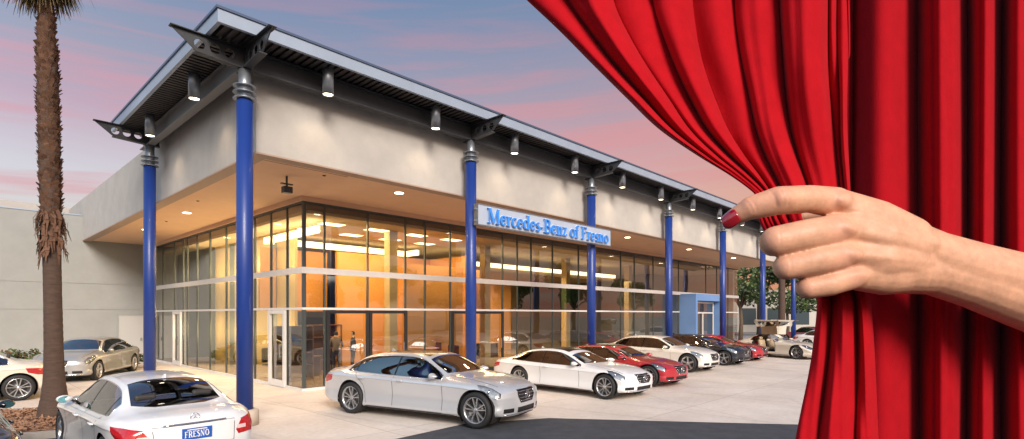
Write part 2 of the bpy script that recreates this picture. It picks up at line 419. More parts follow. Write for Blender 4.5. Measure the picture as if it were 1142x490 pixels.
# recessed soffit lights
for (u, v) in [(4.9, 1.5), (11, 1.5), (17.5, 1.5), (23.8, 1.5), (30, 1.5), (1.6, 4.2), (1.6, 9.5), (1.6, 15)]:
    c = MB().lathe([(.13, ZS-.006), (.13, ZS+.002)], 20, c=(u, v, 0)).build('soffit_light', emis('soffit_glow', (1, .8, .55), 9), B)
    ld = bpy.data.lights.new('soffit_spot', 'SPOT'); ld.energy = 230; ld.color = (1, .66, .38); ld.spot_size = R(140); ld.spot_blend = .8; ld.shadow_soft_size = .12
    lo = bpy.data.objects.new('soffit_spot', ld); C.objects.link(lo); lo.parent = c; lo.location = (u, v, ZS-.04)
# small camera under the soffit corner
c = MB().box(1.75, 1.79, 1.95, 1.99, 5.6, ZS).box(1.62, 1.92, 1.93, 2.01, 5.66, 5.69).build('flood_light', M_DARK, B)
MB().box(1.66, 1.88, 1.86, 2.04, 5.44, 5.60).build('lamp_head', M_DARK, c)
for (u, v) in [(2.4, 1.2), (8, 1.6), (14, 1.6), (1.2, 7), (1.6, 12)]:
    MB().lathe([(.03, ZS-.02), (.05, ZS+.001)], 10, c=(u, v, 0)).build('sprinkler', M_DARK, B)

# glazing
ROWS = [(.08, 2.46), (2.53, 3.56), (3.75, ZG)]
FU = [3.2, 3.87, 5.4, 6.91, 7.77, 8.96, 10.0, 11.8, 12.7, 13.6, 15.1, 17.1, 18.5, 20.9, 22.3, 24.4, 25.9, 27.6, 31.6, 33.4, 35.4, UE-.3]
FV = [4.0, 5.13, 6.34, 7.67, 8.9, 10.4, 12.2, 13.8, 15.1, 15.69, 17.0, 18.9, VE]
M_GLD = glass('tinted_glass', (.08, .16, .13), 1.6, .10, .004, wav=.1)
mb_n = 0
for i, (a, b) in enumerate(zip(FU, FU[1:])):
    for j, (z0, z1) in enumerate(ROWS):
        if 27.5 < a < 31.5 and j < 2: continue
        MB().quad((a+.03, G_V, z0), (b-.03, G_V, z0), (b-.03, G_V, z1), (a+.03, G_V, z1)).build('window_pane', M_GLD if (j == 1 and 12.6 < a < 17) else M_GL, B, recalc=False)
for i, (a, b) in enumerate(zip(FV, FV[1:])):
    for j, (z0, z1) in enumerate(ROWS):
        MB().quad((G_U, a+.03, z0), (G_U, a+.03, z1), (G_U, b-.03, z1), (G_U, b-.03, z0)).build('window_pane', M_GL, B, recalc=False)
for u in FU[1:-1]:
    if 27.7 < u < 31.5: continue
    MB().box(u-.025, u+.025, G_V-.025, G_V+.05, .08, ZG).build('mullion', M_BRZ, B)
for v in FV[1:-1]:
    MB().box(G_U-.025, G_U+.05, v-.025, v+.025, .08, ZG).build('mullion', M_BRZ, B)
MB().box(G_U-.035, G_U+.06, G_V-.035, G_V+.06, .08, ZG).build('corner_post', M_BRZ, B)
for (z0, z1, d, m) in ((3.56, 3.75, .10, M_ALU), (2.46, 2.53, .06, M_ALU), (0, .08, .09, M_ALU), (ZG-.07, ZG-.003, .045, M_BRZ)):
    mbb = MB().box(G_U-d, UE-.3, G_V-d, G_V-.032, z0, z1).box(G_U-d, G_U-.032, G_V-.032, VE, z0, z1)
    mbb.build('transom', m, B)
# white door frames on the side glazing, black door frames on the front
def frame(mb, along, c, a0, a1, z0, z1, w, d):
    """frame ring in plane c"""
    for (p, q, r, s) in ((a0, a0+w, z0, z1), (a1-w, a1, z0, z1), (a0+w, a1-w, z1-w, z1), (a0+w, a1-w, z0, z0+w*1.8)):
        if along == 'v': mb.box(c-d, c-.036, p, q, r, s)
        else: mb.box(p, q, c-d, c-.036, r, s)
    return mb
for (a0, a1) in ((5.10, 6.30), (15.72, 16.9)):
    d = frame(MB(), 'v', G_U, a0, a1, .02, 2.45, .11, .12).build('glass_door', M_ALU, B)
    MB().box(G_U-.20, G_U-.17, a0+.16, a0+.19, .95, 1.35).box(G_U-.20, G_U-.12, a0+.16, a0+.19, .97, 1.0).box(G_U-.20, G_U-.12, a0+.16, a0+.19, 1.30, 1.33).build('handle', M_GALV, d)
for (a0, a1) in ((3.9, 5.4), (5.42, 6.93), (8.98, 11.78)):
    d = frame(MB(), 'u', G_V, a0, a1, .02, 2.45, .10, .10).build('glass_door', M_BLACK, B)
    MB().box(a1-.2, a1-.17, G_V-.16, G_V-.13, .95, 1.35).build('handle', M_GALV, d)
# blue entry portal
M_PORT = mat('portal_blue', (.12, .24, .50), .4, noise=.08, nscale=1)
MB().box(27.64, 27.9, 2.88, 4.1, 0, 3.62).box(31.3, 31.6, 2.88, 4.1, 0, 3.62).box(27.9, 31.3, 2.88, 4.1, 3.2, 3.62).build('entry_portal', M_PORT, B)
d = MB().box(27.95, 31.25, 3.30, 3.36, 3.05, 3.15).box(27.95, 31.25, 3.30, 3.36, 2.40, 2.48).box(27.95, 28.03, 3.30, 3.36, 0, 3.05).box(31.17, 31.25, 3.30, 3.36, 0, 3.05).box(29.55, 29.65, 3.30, 3.36, 0, 2.4).build('entry_door', M_ALU, B)
MB().quad((28.03, 3.33, 0), (31.17, 3.33, 0), (31.17, 3.33, 3.1), (28.03, 3.33, 3.1)).build('pane', M_GL, d)

# interior shell
MB().box(G_U+.2, UE-.4, G_V+.2, 29, -.004, .012).build('showroom_floor', mat('floor_tile', (.25, .19, .13), .25, noise=.1), B)
CEIL = 5.45
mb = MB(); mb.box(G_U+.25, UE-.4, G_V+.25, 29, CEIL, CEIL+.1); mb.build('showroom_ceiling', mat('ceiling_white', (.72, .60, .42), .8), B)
mb = MB()
mb.box(6.6, 11.4, 8.2, 8.35, 0, CEIL-.6)                       # orange wall behind the front
mb.box(3.9, 6.6, 9.0, 9.15, 2.45, CEIL-.6)
mb.box(11.25, 11.4, 5.2, 8.2, 0, CEIL-.6)
mb.box(8.0, 11.0, 5.6, 5.72, 0, 4.3)
mb.box(12.0, 13.9, 7.2, 7.35, 2.6, 4.6)
mb.box(14.2, 22.0, 13.2, 13.4, 0, CEIL)
mb.build('orange_wall', M_ORNG, B)
mb = MB()
[mb.box(4.5, 4.6, v0, v1, 0, CEIL-.01) for v0, v1 in ((7.4, 8.9), (9.5, 10.9), (11.5, 13.2), (13.8, 15.6))]; mb.box(14.2, 14.4, 9, 13.2, 0, CEIL)
mb.build('yellow_wall', M_YELL, B)
for k, v in enumerate((8.9, 10.9, 13.2)):
    MB().box(4.51, 4.66, v+.003, v+.597, 0, CEIL).build('interior_pier', mat('pier_green', (.10, .12, .09), .6), B)
for (u, v) in [(7.2, 5.4), (12.6, 5.9), (19.5, 6.6), (26, 6.6)]:
    MB().box(u, u+.35, v, v+.35, 0, CEIL).build('interior_pier', mat('pier_cream', (.6, .45, .24), .7), B)
MB().box(4.3, 4.5, 15.61, 20.6, 0, CEIL).build('dark_partition', mat('dark_green_wall', (.05, .065, .055), .7), B)
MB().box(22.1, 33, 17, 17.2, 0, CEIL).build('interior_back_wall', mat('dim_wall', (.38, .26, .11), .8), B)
MB().box(15.2, 16.6, 13.13, 13.19, 0, 2.5).box(17.2, 18.6, 13.13, 13.19, 0, 2.5).build('lit_doorway', emis('doorway_glow', (1, .66, .32), 1.1), B)
# ceiling light panels and the long cove
M_PAN = emis('panel_glow', (1, .74, .42), 5.5); M_COVE = emis('cove_glow', (1, .72, .38), 4.2)
for u in (4.6, 6.4, 8.2, 10.0):
    for v in (5.4, 7.2): MB().box(u, u+.8, v, v+.5, CEIL-.012, CEIL-.004).build('ceiling_light', M_PAN, B)
mb = MB()
mb.box(G_U+1.1, 10.8, 9.15, 9.28, CEIL-.42, CEIL-.18)
mb.box(10.6, 10.73, 8.3, 9.15, CEIL-.42, CEIL-.18)
mb.box(G_U+.9, G_U+1.03, 5.0, 9.15, CEIL-.45, CEIL-.22)
mb.build('cove_light', M_COVE, B)
MB().box(12.2, 26, 7.6, 7.75, CEIL-.75, CEIL-.55).box(12.2, 12.35, 7.75, 11, CEIL-.75, CEIL-.55).build('cove_light', M_COVE, B)
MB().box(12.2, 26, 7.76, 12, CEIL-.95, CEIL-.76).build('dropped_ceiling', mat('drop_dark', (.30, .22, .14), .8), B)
def area(u, v, z, sx, sy, e, col=(1, .66, .32)):
    ld = bpy.data.lights.new('ceiling_and_fill', 'AREA'); ld.shape = 'RECTANGLE'; ld.size = sx; ld.size_y = sy; ld.energy = e; ld.color = col
    lo = bpy.data.objects.new('ceiling_and_fill', ld); C.objects.link(lo); lo.parent = B; lo.location = (u, v, z)
area(6.6, 6.8, CEIL-.06, 5, 2.2, 430); area(3.55, 10.8, CEIL-.03, .25, 8.2, 260, (1, .74, .42)); area(4.6, 5.6, CEIL-.06, 1.5, 2.5, 160, (1, .72, .4)); area(16, 8.0, CEIL-1.0, 6, 3, 420); area(26, 8.5, CEIL-1.0, 8, 4, 420, (1, .8, .6))  # the narrow long strip is an added fill grazing the yellow panels
area(9.6, 4.9, CEIL-.06, 3, .8, 200)
area(17.5, 11.0, 4.4, 5, 2, 360)  # added fill that brightens the orange wall at the back
for q, zq in [(a_, b_) for a_ in (7.2, 9.2, 11.2, 13.2, 15.0) for b_ in (1.6, 4.2)]:  # added unseen point fills that brighten the yellow panels, no fixtures
    ld = bpy.data.lights.new('wall_fill', 'POINT'); ld.energy = 95; ld.color = (1, .72, .38); ld.shadow_soft_size = .25
    lo = bpy.data.objects.new('wall_fill', ld); C.objects.link(lo); lo.parent = B; lo.location = (3.75, q, zq)

# interior furniture, simple pieces that read behind the glass
M_WOOD = mat('walnut', (.16, .08, .04), .4, noise=.2, nscale=5)
def desk(u, v, rz, label):
    d = empty('desk', W(u, v, .012), ANG+rz, label, 'desk', 'furniture inside the showroom')
    MB().box(-.8, .8, -.4, .4, .72, .76).build('desk_top', M_WOOD, d)
    MB().box(-.76, -.3, -.36, .36, .02, .72).build('pedestal', M_WOOD, d)
    MB().box(.72, .76, -.36, .36, 0, .72).build('panel', M_WOOD, d)
    m = MB().box(-.2, .3, .05, .08, .90, 1.2).box(.03, .07, .06, .09, .765, .90).box(-.08, .18, .0, .16, .762, .775).build('monitor', M_BLACK, d)
def office_chair(u, v, rz, label):
    d = empty('office_chair', W(u, v, .012), ANG+rz, label, 'chair', 'furniture inside the showroom')
    MB().box(-.25, .25, -.25, .25, .45, .53).bevel(.02).build('seat', M_BLACK, d)
    MB().box(-.24, .24, .22, .28, .58, 1.1).bevel(.02).build('backrest', M_BLACK, d)
    mb = MB(); mb.cone((0, 0, .08), (0, 0, .45), .03, .03)
    for k in range(5): mb.cone((0, 0, .1), (.28*math.cos(k*1.257), .28*math.sin(k*1.257), .04), .02, .018)
    mb.build('base', M_GALV, d)
desk(4.7, 7.6, .2, 'walnut reception desk behind the black framed doors'); desk(9.3, 5.0, 1.3, 'walnut sales desk behind the silver sedan')
office_chair(9.9, 4.75, 2.0, 'black office chair beside the sales desk behind the silver sedan'); office_chair(10.9, 4.9, -1, 'black office chair against the orange wall by the second front column')
office_chair(3.9, 7.9, .5, 'black office chair beside the reception desk')
desk(16.2, 9.5, .4, 'walnut desk deep in the showroom before the lit doorways')
def cabinet(u, v, label):
    d = empty('display_cabinet', W(u, v, .012), ANG, label, 'cabinet', 'furniture inside the showroom')
    MB().box(-.7, .7, -.25, .25, 0, .08).box(-.7, -.66, -.25, .25, .08, 1.9).box(.66, .7, -.25, .25, .08, 1.9).box(-.7, .7, .22, .25, .08, 1.9).build('carcass', M_WOOD, d)
    for z in (.5, .95, 1.4, 1.88): MB().box(-.655, .655, -.24, .215, z, z+.03).build('shelf', M_WOOD, d)
cabinet(6.1, 8.4, 'open wooden shelf unit behind the black framed doors'); cabinet(4.1, 6.8, 'open wooden shelf unit behind the corner glass')
# ------------------------------------------------------------------ serif lettering
def glyphs():
    """each glyph: list of convex-ish polygons in a box with cap height 1; (width, polys)"""
    K, k, s = .17, .065, .05                       # thick, thin, serif height
    def rect(x0, y0, x1, y1): return [(x0, y0), (x1, y0), (x1, y1), (x0, y1)]
    def line(x0, y0, x1, y1, w):
        d = Vector((x1-x0, y1-y0)).normalized(); n = Vector((-d.y, d.x))*w/2
        return [(x0-n.x, y0-n.y), (x1-n.x, y1-n.y), (x1+n.x, y1+n.y), (x0+n.x, y0+n.y)]
    def arc(cx, cy, rx, ry, a0, a1, wt=K, wn=k, n=14):
        out = []
        for i in range(n):
            t0, t1 = R(a0+(a1-a0)*i/n), R(a0+(a1-a0)*(i+1)/n)
            def pt(t, o):
                ww = (wn+(wt-wn)*abs(math.cos(t)))/2*o
                return (cx+(rx+ww)*math.cos(t), cy+(ry+ww)*math.sin(t))
            out.append([pt(t0, -1), pt(t0, 1), pt(t1, 1), pt(t1, -1)])
        return out
    def stem(x, y0, y1, lo=True, hi=True, e=.08):
        r = [rect(x, y0, x+K, y1)]
        if lo: r.append(rect(x-e, y0, x+K+e, y0+s))
        if hi: r.append(rect(x-e, y1-s, x+K*.6, y1))
        return r
    xh = .66
    G = {}
    G['M'] = (1.12, [rect(.13, 0, .13+k, 1), rect(.02, 0, .30, s), rect(.02, 1-s, .25, 1), line(.20, 1, .56, .05, K), line(.56, .05, .88, 1, k), rect(.84, 0, .84+K, 1), rect(.76, 0, 1.09, s), rect(.84, 1-s, 1.09, 1)])
    G['e'] = (.60, arc(.31, xh/2, .20, xh/2-.03, 20, 320)+[rect(.14, .34, .54, .34+k)])
    G['r'] = (.48, stem(.10, 0, xh)+arc(.40, .46, .14, .16, 50, 150, K*.8, k*1.4))
    G['c'] = (.55, arc(.31, xh/2, .20, xh/2-.03, 45, 315))
    G['d'] = (.68, stem(.44, 0, 1, True, True)+arc(.30, xh/2, .20, xh/2-.03, 60, 300))
    G['s'] = (.50, arc(.26, .49, .13, .13, 30, 250, K*.7, k*1.3)+arc(.26, .18, .15, .15, -150, 90, K*.8, k*1.3)+[line(.16, .42, .38, .26, K*.9)])
    G['-'] = (.38, [rect(.05, .28, .33, .36)])
    G['B'] = (.80, stem(.12, 0, 1, True, True)+arc(.42, .75, .20, .215, -90, 90)+arc(.42, .27, .25, .24, -90, 90)+[rect(.25, 1-k, .45, 1), rect(.25, .48, .45, .48+k), rect(.25, 0, .45, k)])
    G['n'] = (.72, stem(.10, 0, xh)+arc(.38, .42, .16, .19, 0, 170, K, k)+[rect(.46, 0, .46+K, .44), rect(.40, 0, .70, s)])
    G['z'] = (.56, [rect(.06, xh-k*1.2, .50, xh), line(.42, xh-.04, .14, .04, K*.9), rect(.06, 0, .52, k*1.2), rect(.46, 0, .52, .16), rect(.06, xh-.16, .11, xh)])
    G['o'] = (.66, arc(.33, xh/2, .22, xh/2-.03, 0, 360, n=22))
    G['f'] = (.44, stem(.13, 0, .82, True, False)+arc(.34, .80, .14, .17, 40, 180, K*.9, k*1.3)+[rect(.03, xh-k, .40, xh)])
    G['F'] = (.74, stem(.12, 0, 1, True, True)+[rect(.25, 1-k*1.3, .66, 1), rect(.61, .80, .66, 1), rect(.25, .50, .50, .50+k), rect(.46, .42, .50, .64)])
    G['R'] = (.84, stem(.12, 0, 1)+arc(.42, .74, .20, .22, -90, 90)+[rect(.25, 1-k, .45, 1), rect(.25, .48, .45, .48+k), line(.42, .5, .70, 0, K)])
    G['E'] = (.76, stem(.12, 0, 1)+[rect(.25, 1-k*1.3, .66, 1), rect(.25, 0, .68, k*1.3), rect(.25, .48, .52, .48+k), rect(.62, 0, .68, .2), rect(.61, .8, .66, 1)])
    G['S'] = (.66, arc(.33, .74, .17, .22, 20, 260, K*.8, k*1.5)+arc(.33, .27, .19, .24, -160, 80, K*.9, k*1.5)+[line(.20, .64, .48, .38, K)])
    G['N'] = (.92, [rect(.14, 0, .14+k, 1), rect(.04, 0, .32, s), line(.18, .97, .72, .06, K), rect(.70, 0, .70+k, 1), rect(.58, 1-s, .88, 1)])
    G['O'] = (.88, arc(.44, .5, .30, .465, 0, 360, n=26))
    return G
GL_ = glyphs()
def letter_mesh(ch, h, depth, sx=1):
    """letter standing in the xz plane, facing -y"""
    w, polys = GL_[ch]; mb = MB()
    for i, p in enumerate(polys):
        d = depth+.0004*i
        P = [(x*h*sx, z*h) for x, z in p]
        mb.prism(P, 1, -d, 0)
    return mb, w*h*sx
sg_ = empty('showroom_sign', W(6.31, -.36, 4.93), ANG, 'long silver sign box with blue serif lettering hung between two blue columns', 'sign')
SW = 6.88
MB().box(0, SW, -.02, .14, 0, .58).build('sign_box', mat('sign_silver', (.42, .48, .58), .45, metal=.15, noise=.05), sg_)
mb = MB().box(-.012, SW+.012, -.035, .15, .575, .60).box(-.012, SW+.012, -.035, .15, -.02, .005).box(-.012, .0, -.035, .15, .005, .575).box(SW, SW+.012, -.035, .15, .005, .575)
mb.build('sign_rim', M_GALV, sg_)
for x in (-.12, ):
    MB().box(-.10, .0, .02, .06, .08, .13).box(-.10, .0, .02, .06, .42, .47).build('mounting_arm', M_GALV, sg_)
text = 'Mercedes-Benz of Fresno'; hgt = .44
tw = sum((GL_[c][0] if c != ' ' else .34) for c in text)
sx = (SW-.55)/(tw*hgt); x = .32
M_LET = mat('letter_blue', (.04, .22, .62), .3, emit=(.03, .22, .8, 1), estr=.2); M_LW = mat('letter_edge', (.7, .8, .95), .4)
for ch in text:
    if ch == ' ': x += .34*hgt*sx; continue
    mb, ww = letter_mesh(ch, hgt, .03, sx); o = mb.build('letter', M_LET, sg_); o.location = (x, -.075, .07)
    mb, ww = letter_mesh(ch, hgt, .04, sx); q = mb.build('halo', M_LW, o); q.location = (.018, .042, .018)
    x += ww
# ------------------------------------------------------------------ cars
M_TYRE = mat('tyre_rubber', (.012, .012, .013), .7, noise=.2, nscale=20)
M_WELL = mat('wheel_well', (.006, .006, .006), .9)
M_RIM = mat('rim_alloy', (.55, .56, .58), .28, metal=.9)
M_DISC = mat('brake_disc', (.10, .10, .10), .4, metal=.8)
M_CHROME = mat('chrome', (.75, .76, .78), .12, metal=1)
M_TRIM = mat('black_trim', (.01, .01, .012), .25, coat=.3)
M_GAP = mat('panel_gap', (.01, .01, .01), .8)
M_CGL = glass('car_window', (.14, .20, .20), 1.2, .24, .008)
M_CWS = glass('windscreen_glass', (.20, .24, .24), 1.8, .26, .008)
M_HEAD = glass('headlight_lens', (.85, .88, .9), 1.2, .06, .02)
M_HIN = mat('headlight_reflector', (.50, .52, .55), .3, metal=.3, noise=.5, nscale=22)
M_TAIL = mat('tail_light_red', (.42, .008, .012), .15, coat=1, noise=.35, nscale=30)
M_TAILW = mat('tail_light_clear', (.75, .55, .55), .15, coat=1)
M_SEATB = mat('seat_black', (.03, .028, .026), .6); M_SEATT = mat('seat_tan', (.45, .34, .22), .6)
M_GRB = mat('grille_black', (.008, .008, .009), .5)
M_INT = mat('cabin_dark', (.02, .02, .022), .7)
M_PLATE = mat('plate_blue', (.02, .10, .42), .4); M_WHITE = mat('plain_white', (.8, .8, .8), .5)

def paint(name, col, metal=.0, rough=.3, flake=0):
    return mat(name, col, rough, metal=metal, coat=1, noise=flake, nscale=300, back=(.018, .018, .02))

def hull(pts):
    pts = sorted(set(map(tuple, pts)))
    def half(ps):
        h = []
        for p in ps:
            while len(h) >= 2 and (h[-1][0]-h[-2][0])*(p[1]-h[-2][1])-(h[-1][1]-h[-2][1])*(p[0]-h[-2][0]) <= 0: h.pop()
            h.append(p)
        return h
    a, b = half(pts), half(pts[::-1]); return a[:-1]+b[:-1]

def cut_poly(bm, poly, a, b, flt):
    """cut the convex 2d polygon (coordinates along vectors a, b) into the mesh; return the faces inside"""
    a = Vector(a); b = Vector(b); poly = hull(poly)
    cx_ = sum(p[0] for p in poly)/len(poly); cy_ = sum(p[1] for p in poly)/len(poly)
    x0, x1 = min(p[0] for p in poly), max(p[0] for p in poly); y0, y1 = min(p[1] for p in poly), max(p[1] for p in poly)
    def near(f):
        if not flt(f.calc_center_median()): return False
        xs = [v.co.dot(a) for v in f.verts]; ys = [v.co.dot(b) for v in f.verts]
        return max(xs) > x0-.001 and min(xs) < x1+.001 and max(ys) > y0-.001 and min(ys) < y1+.001
    n = len(poly); nrm = a.cross(b); Mi = Matrix(((a.x, a.y, a.z), (b.x, b.y, b.z), tuple(nrm))).inverted()
    fs = [f for f in bm.faces if near(f)]
    for i in range(n):
        p, q = poly[i], poly[(i+1) % n]
        e = Vector((q[0]-p[0], q[1]-p[1]))
        if e.length < 1e-6: continue
        geom = set(fs)
        for f in fs: geom.update(f.verts); geom.update(f.edges)
        pt = Mi @ Vector((p[0], p[1], 0)); pn = (Mi @ Vector((e.x, e.y, 0))).cross(nrm).normalized()
        r = bmesh.ops.bisect_plane(bm, geom=list(geom), plane_co=pt, plane_no=pn, dist=1e-5)
        fs = [g for g in r['geom'] if isinstance(g, bmesh.types.BMFace)]
        fs = [f for f in fs if (q[0]-p[0])*(f.calc_center_median().dot(b)-p[1])-(q[1]-p[1])*(f.calc_center_median().dot(a)-p[0]) > -1e-7]
    return [f for f in fs if f.is_valid]

def split_off(bm, faces, name, m, parent, offset=0):
    """move faces of bm into an object of their own"""
    nb = bmesh.new(); vm = {}
    for f in faces:
        vs = []
        for v in f.verts:
            if v not in vm: vm[v] = nb.verts.new(v.co - v.normal*offset)
            vs.append(vm[v])
        try: nf = nb.faces.new(vs); nf.smooth = True
        except ValueError: pass
    bmesh.ops.delete(bm, geom=faces, context='FACES')
    if not len(nb.faces): nb.free(); return None
    mb = MB(); mb.bm.free(); mb.bm = nb
    return mb.build(name, m, parent, recalc=False)

def make_wheel(parent, x, y, Rw, side, style='double'):
    """wheel axis along y; side=+1 outer face towards +y"""
    w = empty('wheel', (x, y, Rw)); w.parent = parent
    if side < 0: w.rotation_euler = (0, 0, PI)
    Wd = .115
    prof = [(Rw*.72, -Wd*.9), (Rw*.80, -Wd), (Rw*.95, -Wd*.95), (Rw*.995, -Wd*.6), (Rw, 0), (Rw*.995, Wd*.6), (Rw*.95, Wd*.95), (Rw*.80, Wd), (Rw*.735, Wd*.92), (Rw*.72, Wd*.6)]
    MB().lathe(prof, 40, 'y', cap=False).build('tyre', M_TYRE, w)
    rr = Rw*.725
    mb = MB()
    mb.lathe([(rr, -Wd*.85), (rr*.93, -Wd*.6), (rr*.90, Wd*.6), (rr*.95, Wd*.82), (rr*1.005, Wd*.93), (rr*1.01, Wd*.80)], 40, 'y', cap=False)
    mb.lathe([(.001, Wd*.66), (rr*.15, Wd*.66), (rr*.20, Wd*.52), (rr*.20, 0)], 20, 'y', cap=False)
    n = 5
    for k in range(n):
        a0 = 2*PI*k/n+.31
        offs = ((-.13, .30), (.13, -.30)) if style == 'double' else ((0, 0),)
        for (o0, o1) in ((-.16, -.20), (.16, .20)) if style == 'double' else ((0, 0),):
            a_in, a_out = a0+o0*1.5, a0+o1*1.15
            wi, wo = (rr*.055, rr*.062) if style == 'double' else (rr*.13, rr*.17)
            p0 = Vector((rr*.14*math.cos(a_in), 0, rr*.14*math.sin(a_in))); p1 = Vector((rr*.95*math.cos(a_out), 0, rr*.95*math.sin(a_out)))
            d = (p1-p0).normalized(); s = Vector((-d.z, 0, d.x))
            vs = []
            for (p, wv, yo) in ((p0, wi, Wd*.62), (p1, wo, Wd*.80)):
                for sg in (-1, 1):
                    vs.append(mb.bm.verts.new(p+s*wv*sg+Vector((0, yo-.03, 0)))); vs.append(mb.bm.verts.new(p+s*wv*.7*sg+Vector((0, yo, 0))))
            # vs: 0 p0- low,1 p0- top,2 p0+ low,3 p0+ top,4 p1- low,5 p1- top,6 p1+ low,7 p1+ top
            for q in ((1, 3, 7, 5), (0, 1, 5, 4), (3, 2, 6, 7)): mb.bm.faces.new([vs[i] for i in q])
    mb.build('rim', M_RIM, w)
    MB().lathe([(.001, -.01), (rr*.62, -.01), (rr*.62, .01), (.001, .012)], 28, 'y', cap=False).lathe([(.001, -.04), (rr*.95, -.04)], 28, 'y', cap=False).build('brake_disc', M_DISC, w)
    return w

SEDAN = dict(L=4.85, w=.93, H=1.38, fo=.74, wb=3.02, Rw=.335, seats='black', wheel='double',
    ztop=[(0, .60), (.006, .655), (.02, .69), (.06, .715), (.125, .735), (.165, .765), (.215, .865), (.28, .962), (.35, .992), (.45, 1.0), (.53, .995), (.585, .972), (.64, .885), (.70, .77), (.735, .712), (.77, .695), (.84, .675), (.91, .64), (.955, .60), (.985, .555), (1, .50)],
    zrail=[(0, .59), (.02, .675), (.06, .70), (.125, .72), (.16, .745), (.195, .80), (.26, .90), (.33, .94), (.45, .958), (.53, .95), (.575, .925), (.62, .86), (.68, .755), (.715, .69), (.77, .677), (.84, .657), (.91, .622), (.955, .582), (.985, .54), (1, .49)],
    yrail=[(0, .66), (.1, .66), (.16, .70), (.28, .61), (.40, .60), (.55, .60), (.62, .645), (.70, .735), (.74, .74), (.82, .70), (1, .60)],
    zbelt=[(.12, .69), (.25, .66), (.45, .64), (.72, .62)],
    dlo=(.19, .70), bpil=.455, cowl=(.728, .705), head=(.60, .605), rear=(.142, .172), rearh=.295,
    tailz=(.47, .60), headz=(.44, .60), roofpanel=None)
def car(spec, loc, rz, m, label, group=None, name='parked_car', cat='car', extras=None, door_up=False, detail=True):
    s = dict(SEDAN); s.update(spec)
    L_, w, H = s['L'], s['w'], s['H']; xf = L_-s['fo']; xr = xf-s['wb']; Rw = s['Rw']
    root = empty(name, loc, rz, label, cat, group)
    kn = lambda key, sx=1, sy=1: pchip([p[0]*L_*sx for p in s[key]], [p[1]*sy for p in s[key]])
    fz = kn('ztop', 1, H); fr = kn('zrail', 1, H); fy = kn('yrail', 1, w); fb = kn('zbelt', 1, H)
    fw = pchip([0, .012*L_, .05*L_, .15*L_, .3*L_, .6*L_, .8*L_, .92*L_, .975*L_, L_], [w*q for q in (.86, .905, .955, .992, 1, .992, 1.0, .975, .93, .87)])
    fsh = pchip([0, .1*L_, .3*L_, .55*L_, .8*L_, .93*L_, L_], [H*q for q in (.56, .63, .625, .605, .585, .55, .45)])
    fbot = pchip([0, .05*L_, .14*L_, .86*L_, .95*L_, L_], [H*q for q in (.20, .15, .125, .125, .14, .17)])
    xs = np.unique(np.concatenate([np.linspace(0, .06, 7), np.linspace(.06, .94, 62), np.linspace(.94, 1, 8)]))*L_
    def section(x):
        wx = float(fw(x)); zt = float(fz(x)); zr = min(float(fr(x)), zt-.004); yr = min(float(fy(x)), wx*.8); zs = float(fsh(x)); zbt = float(fbot(x))
        zs = min(zs, zt-.05*H)
        for xa in (xf, xr): wx += .012*math.exp(-((x-xa)/.40)**2)
        cab = float(smooth01((x/L_-.11)/.07)*smooth01((.745-x/L_)/.05))
        zb_h = zs+(zr-zs)*.60; zb = float(fb(x))*cab+zb_h*(1-cab); zb = min(zb, zr-.003)
        yb = wx*.915*cab+wx*(.90)*(1-cab)
        zm = zbt+(zs-zbt)*.50
        pts = [(0, zbt), (wx*.55, zbt), (wx*.86, zbt+.005), (wx*.965, zbt+.05), (wx*.992, zbt+.12), (wx*.964, zm), (wx*.992, zs-.085), (wx*1.004, zs-.045), (wx*.972, zs+(zb-zs)*.35), (yb, zb),
               (yb+(yr-yb)*.5, zb+(zr-zb)*.52+.012*cab), (yr, zr), (yr*.86, zr+(zt-zr)*.45), (yr*.5, zr+(zt-zr)*.86), (0, zt)]
        return pts
    def cr(pts, k=4):
        P = [np.array(p) for p in pts]; P = [P[0]*[-1, 1] if False else 2*P[0]-P[1]]+P+[np.array([-P[-2][0], P[-2][1]])]
        out = []
        for i in range(1, len(P)-2):
            for j in range(k):
                t = j/k; a, b, c, d = P[i-1], P[i], P[i+1], P[i+2]
                out.append(.5*((2*b)+(-a+c)*t+(2*a-5*b+4*c-d)*t*t+(-a+3*b-3*c+d)*t**3))
        out.append(P[-2]); return np.array(out)
    grid = []
    nose, tail = s.get('nose', .34), s.get('tail', .20)
    def disp(x, y, z):
        f = float(smooth01((x/L_-.80)/.20)); r = float(smooth01((.16-x/L_)/.16)); yy = min(abs(y)/w, 1)
        zz = z/H
        dx = -f*(nose*yy**3.2+.05*max(0, (.26-zz)/.12)**2+.10*max(0, (zz-.42)/.1)*.3)
        dx += r*(tail*yy**3+.05*max(0, (.30-zz)/.15)**2+.05*max(0, (zz-.42)/.2))
        return x+dx
    for x in xs:
        c = cr(section(x)); grid.append([(disp(x, y, z), y, z) for y, z in c])
    bm = bmesh.new(); n = len(grid[0]); V = {}
    for i, row in enumerate(grid):
        for j, (x, y, z) in enumerate(row):
            for sg in (1, -1):
                if sg < 0 and (j == 0 or j == n-1): V[i, j, -1] = V[i, j, 1]; continue
                V[i, j, sg] = bm.verts.new((x, y*sg, z))
    for i in range(len(grid)-1):
        for j in range(n-1):
            for sg in (1, -1):
                q = [V[i, j, sg], V[i, j+1, sg], V[i+1, j+1, sg], V[i+1, j, sg]]
                if sg > 0: q = q[::-1]
                q = list(dict.fromkeys(q)); f = bm.faces.new(q); f.smooth = True
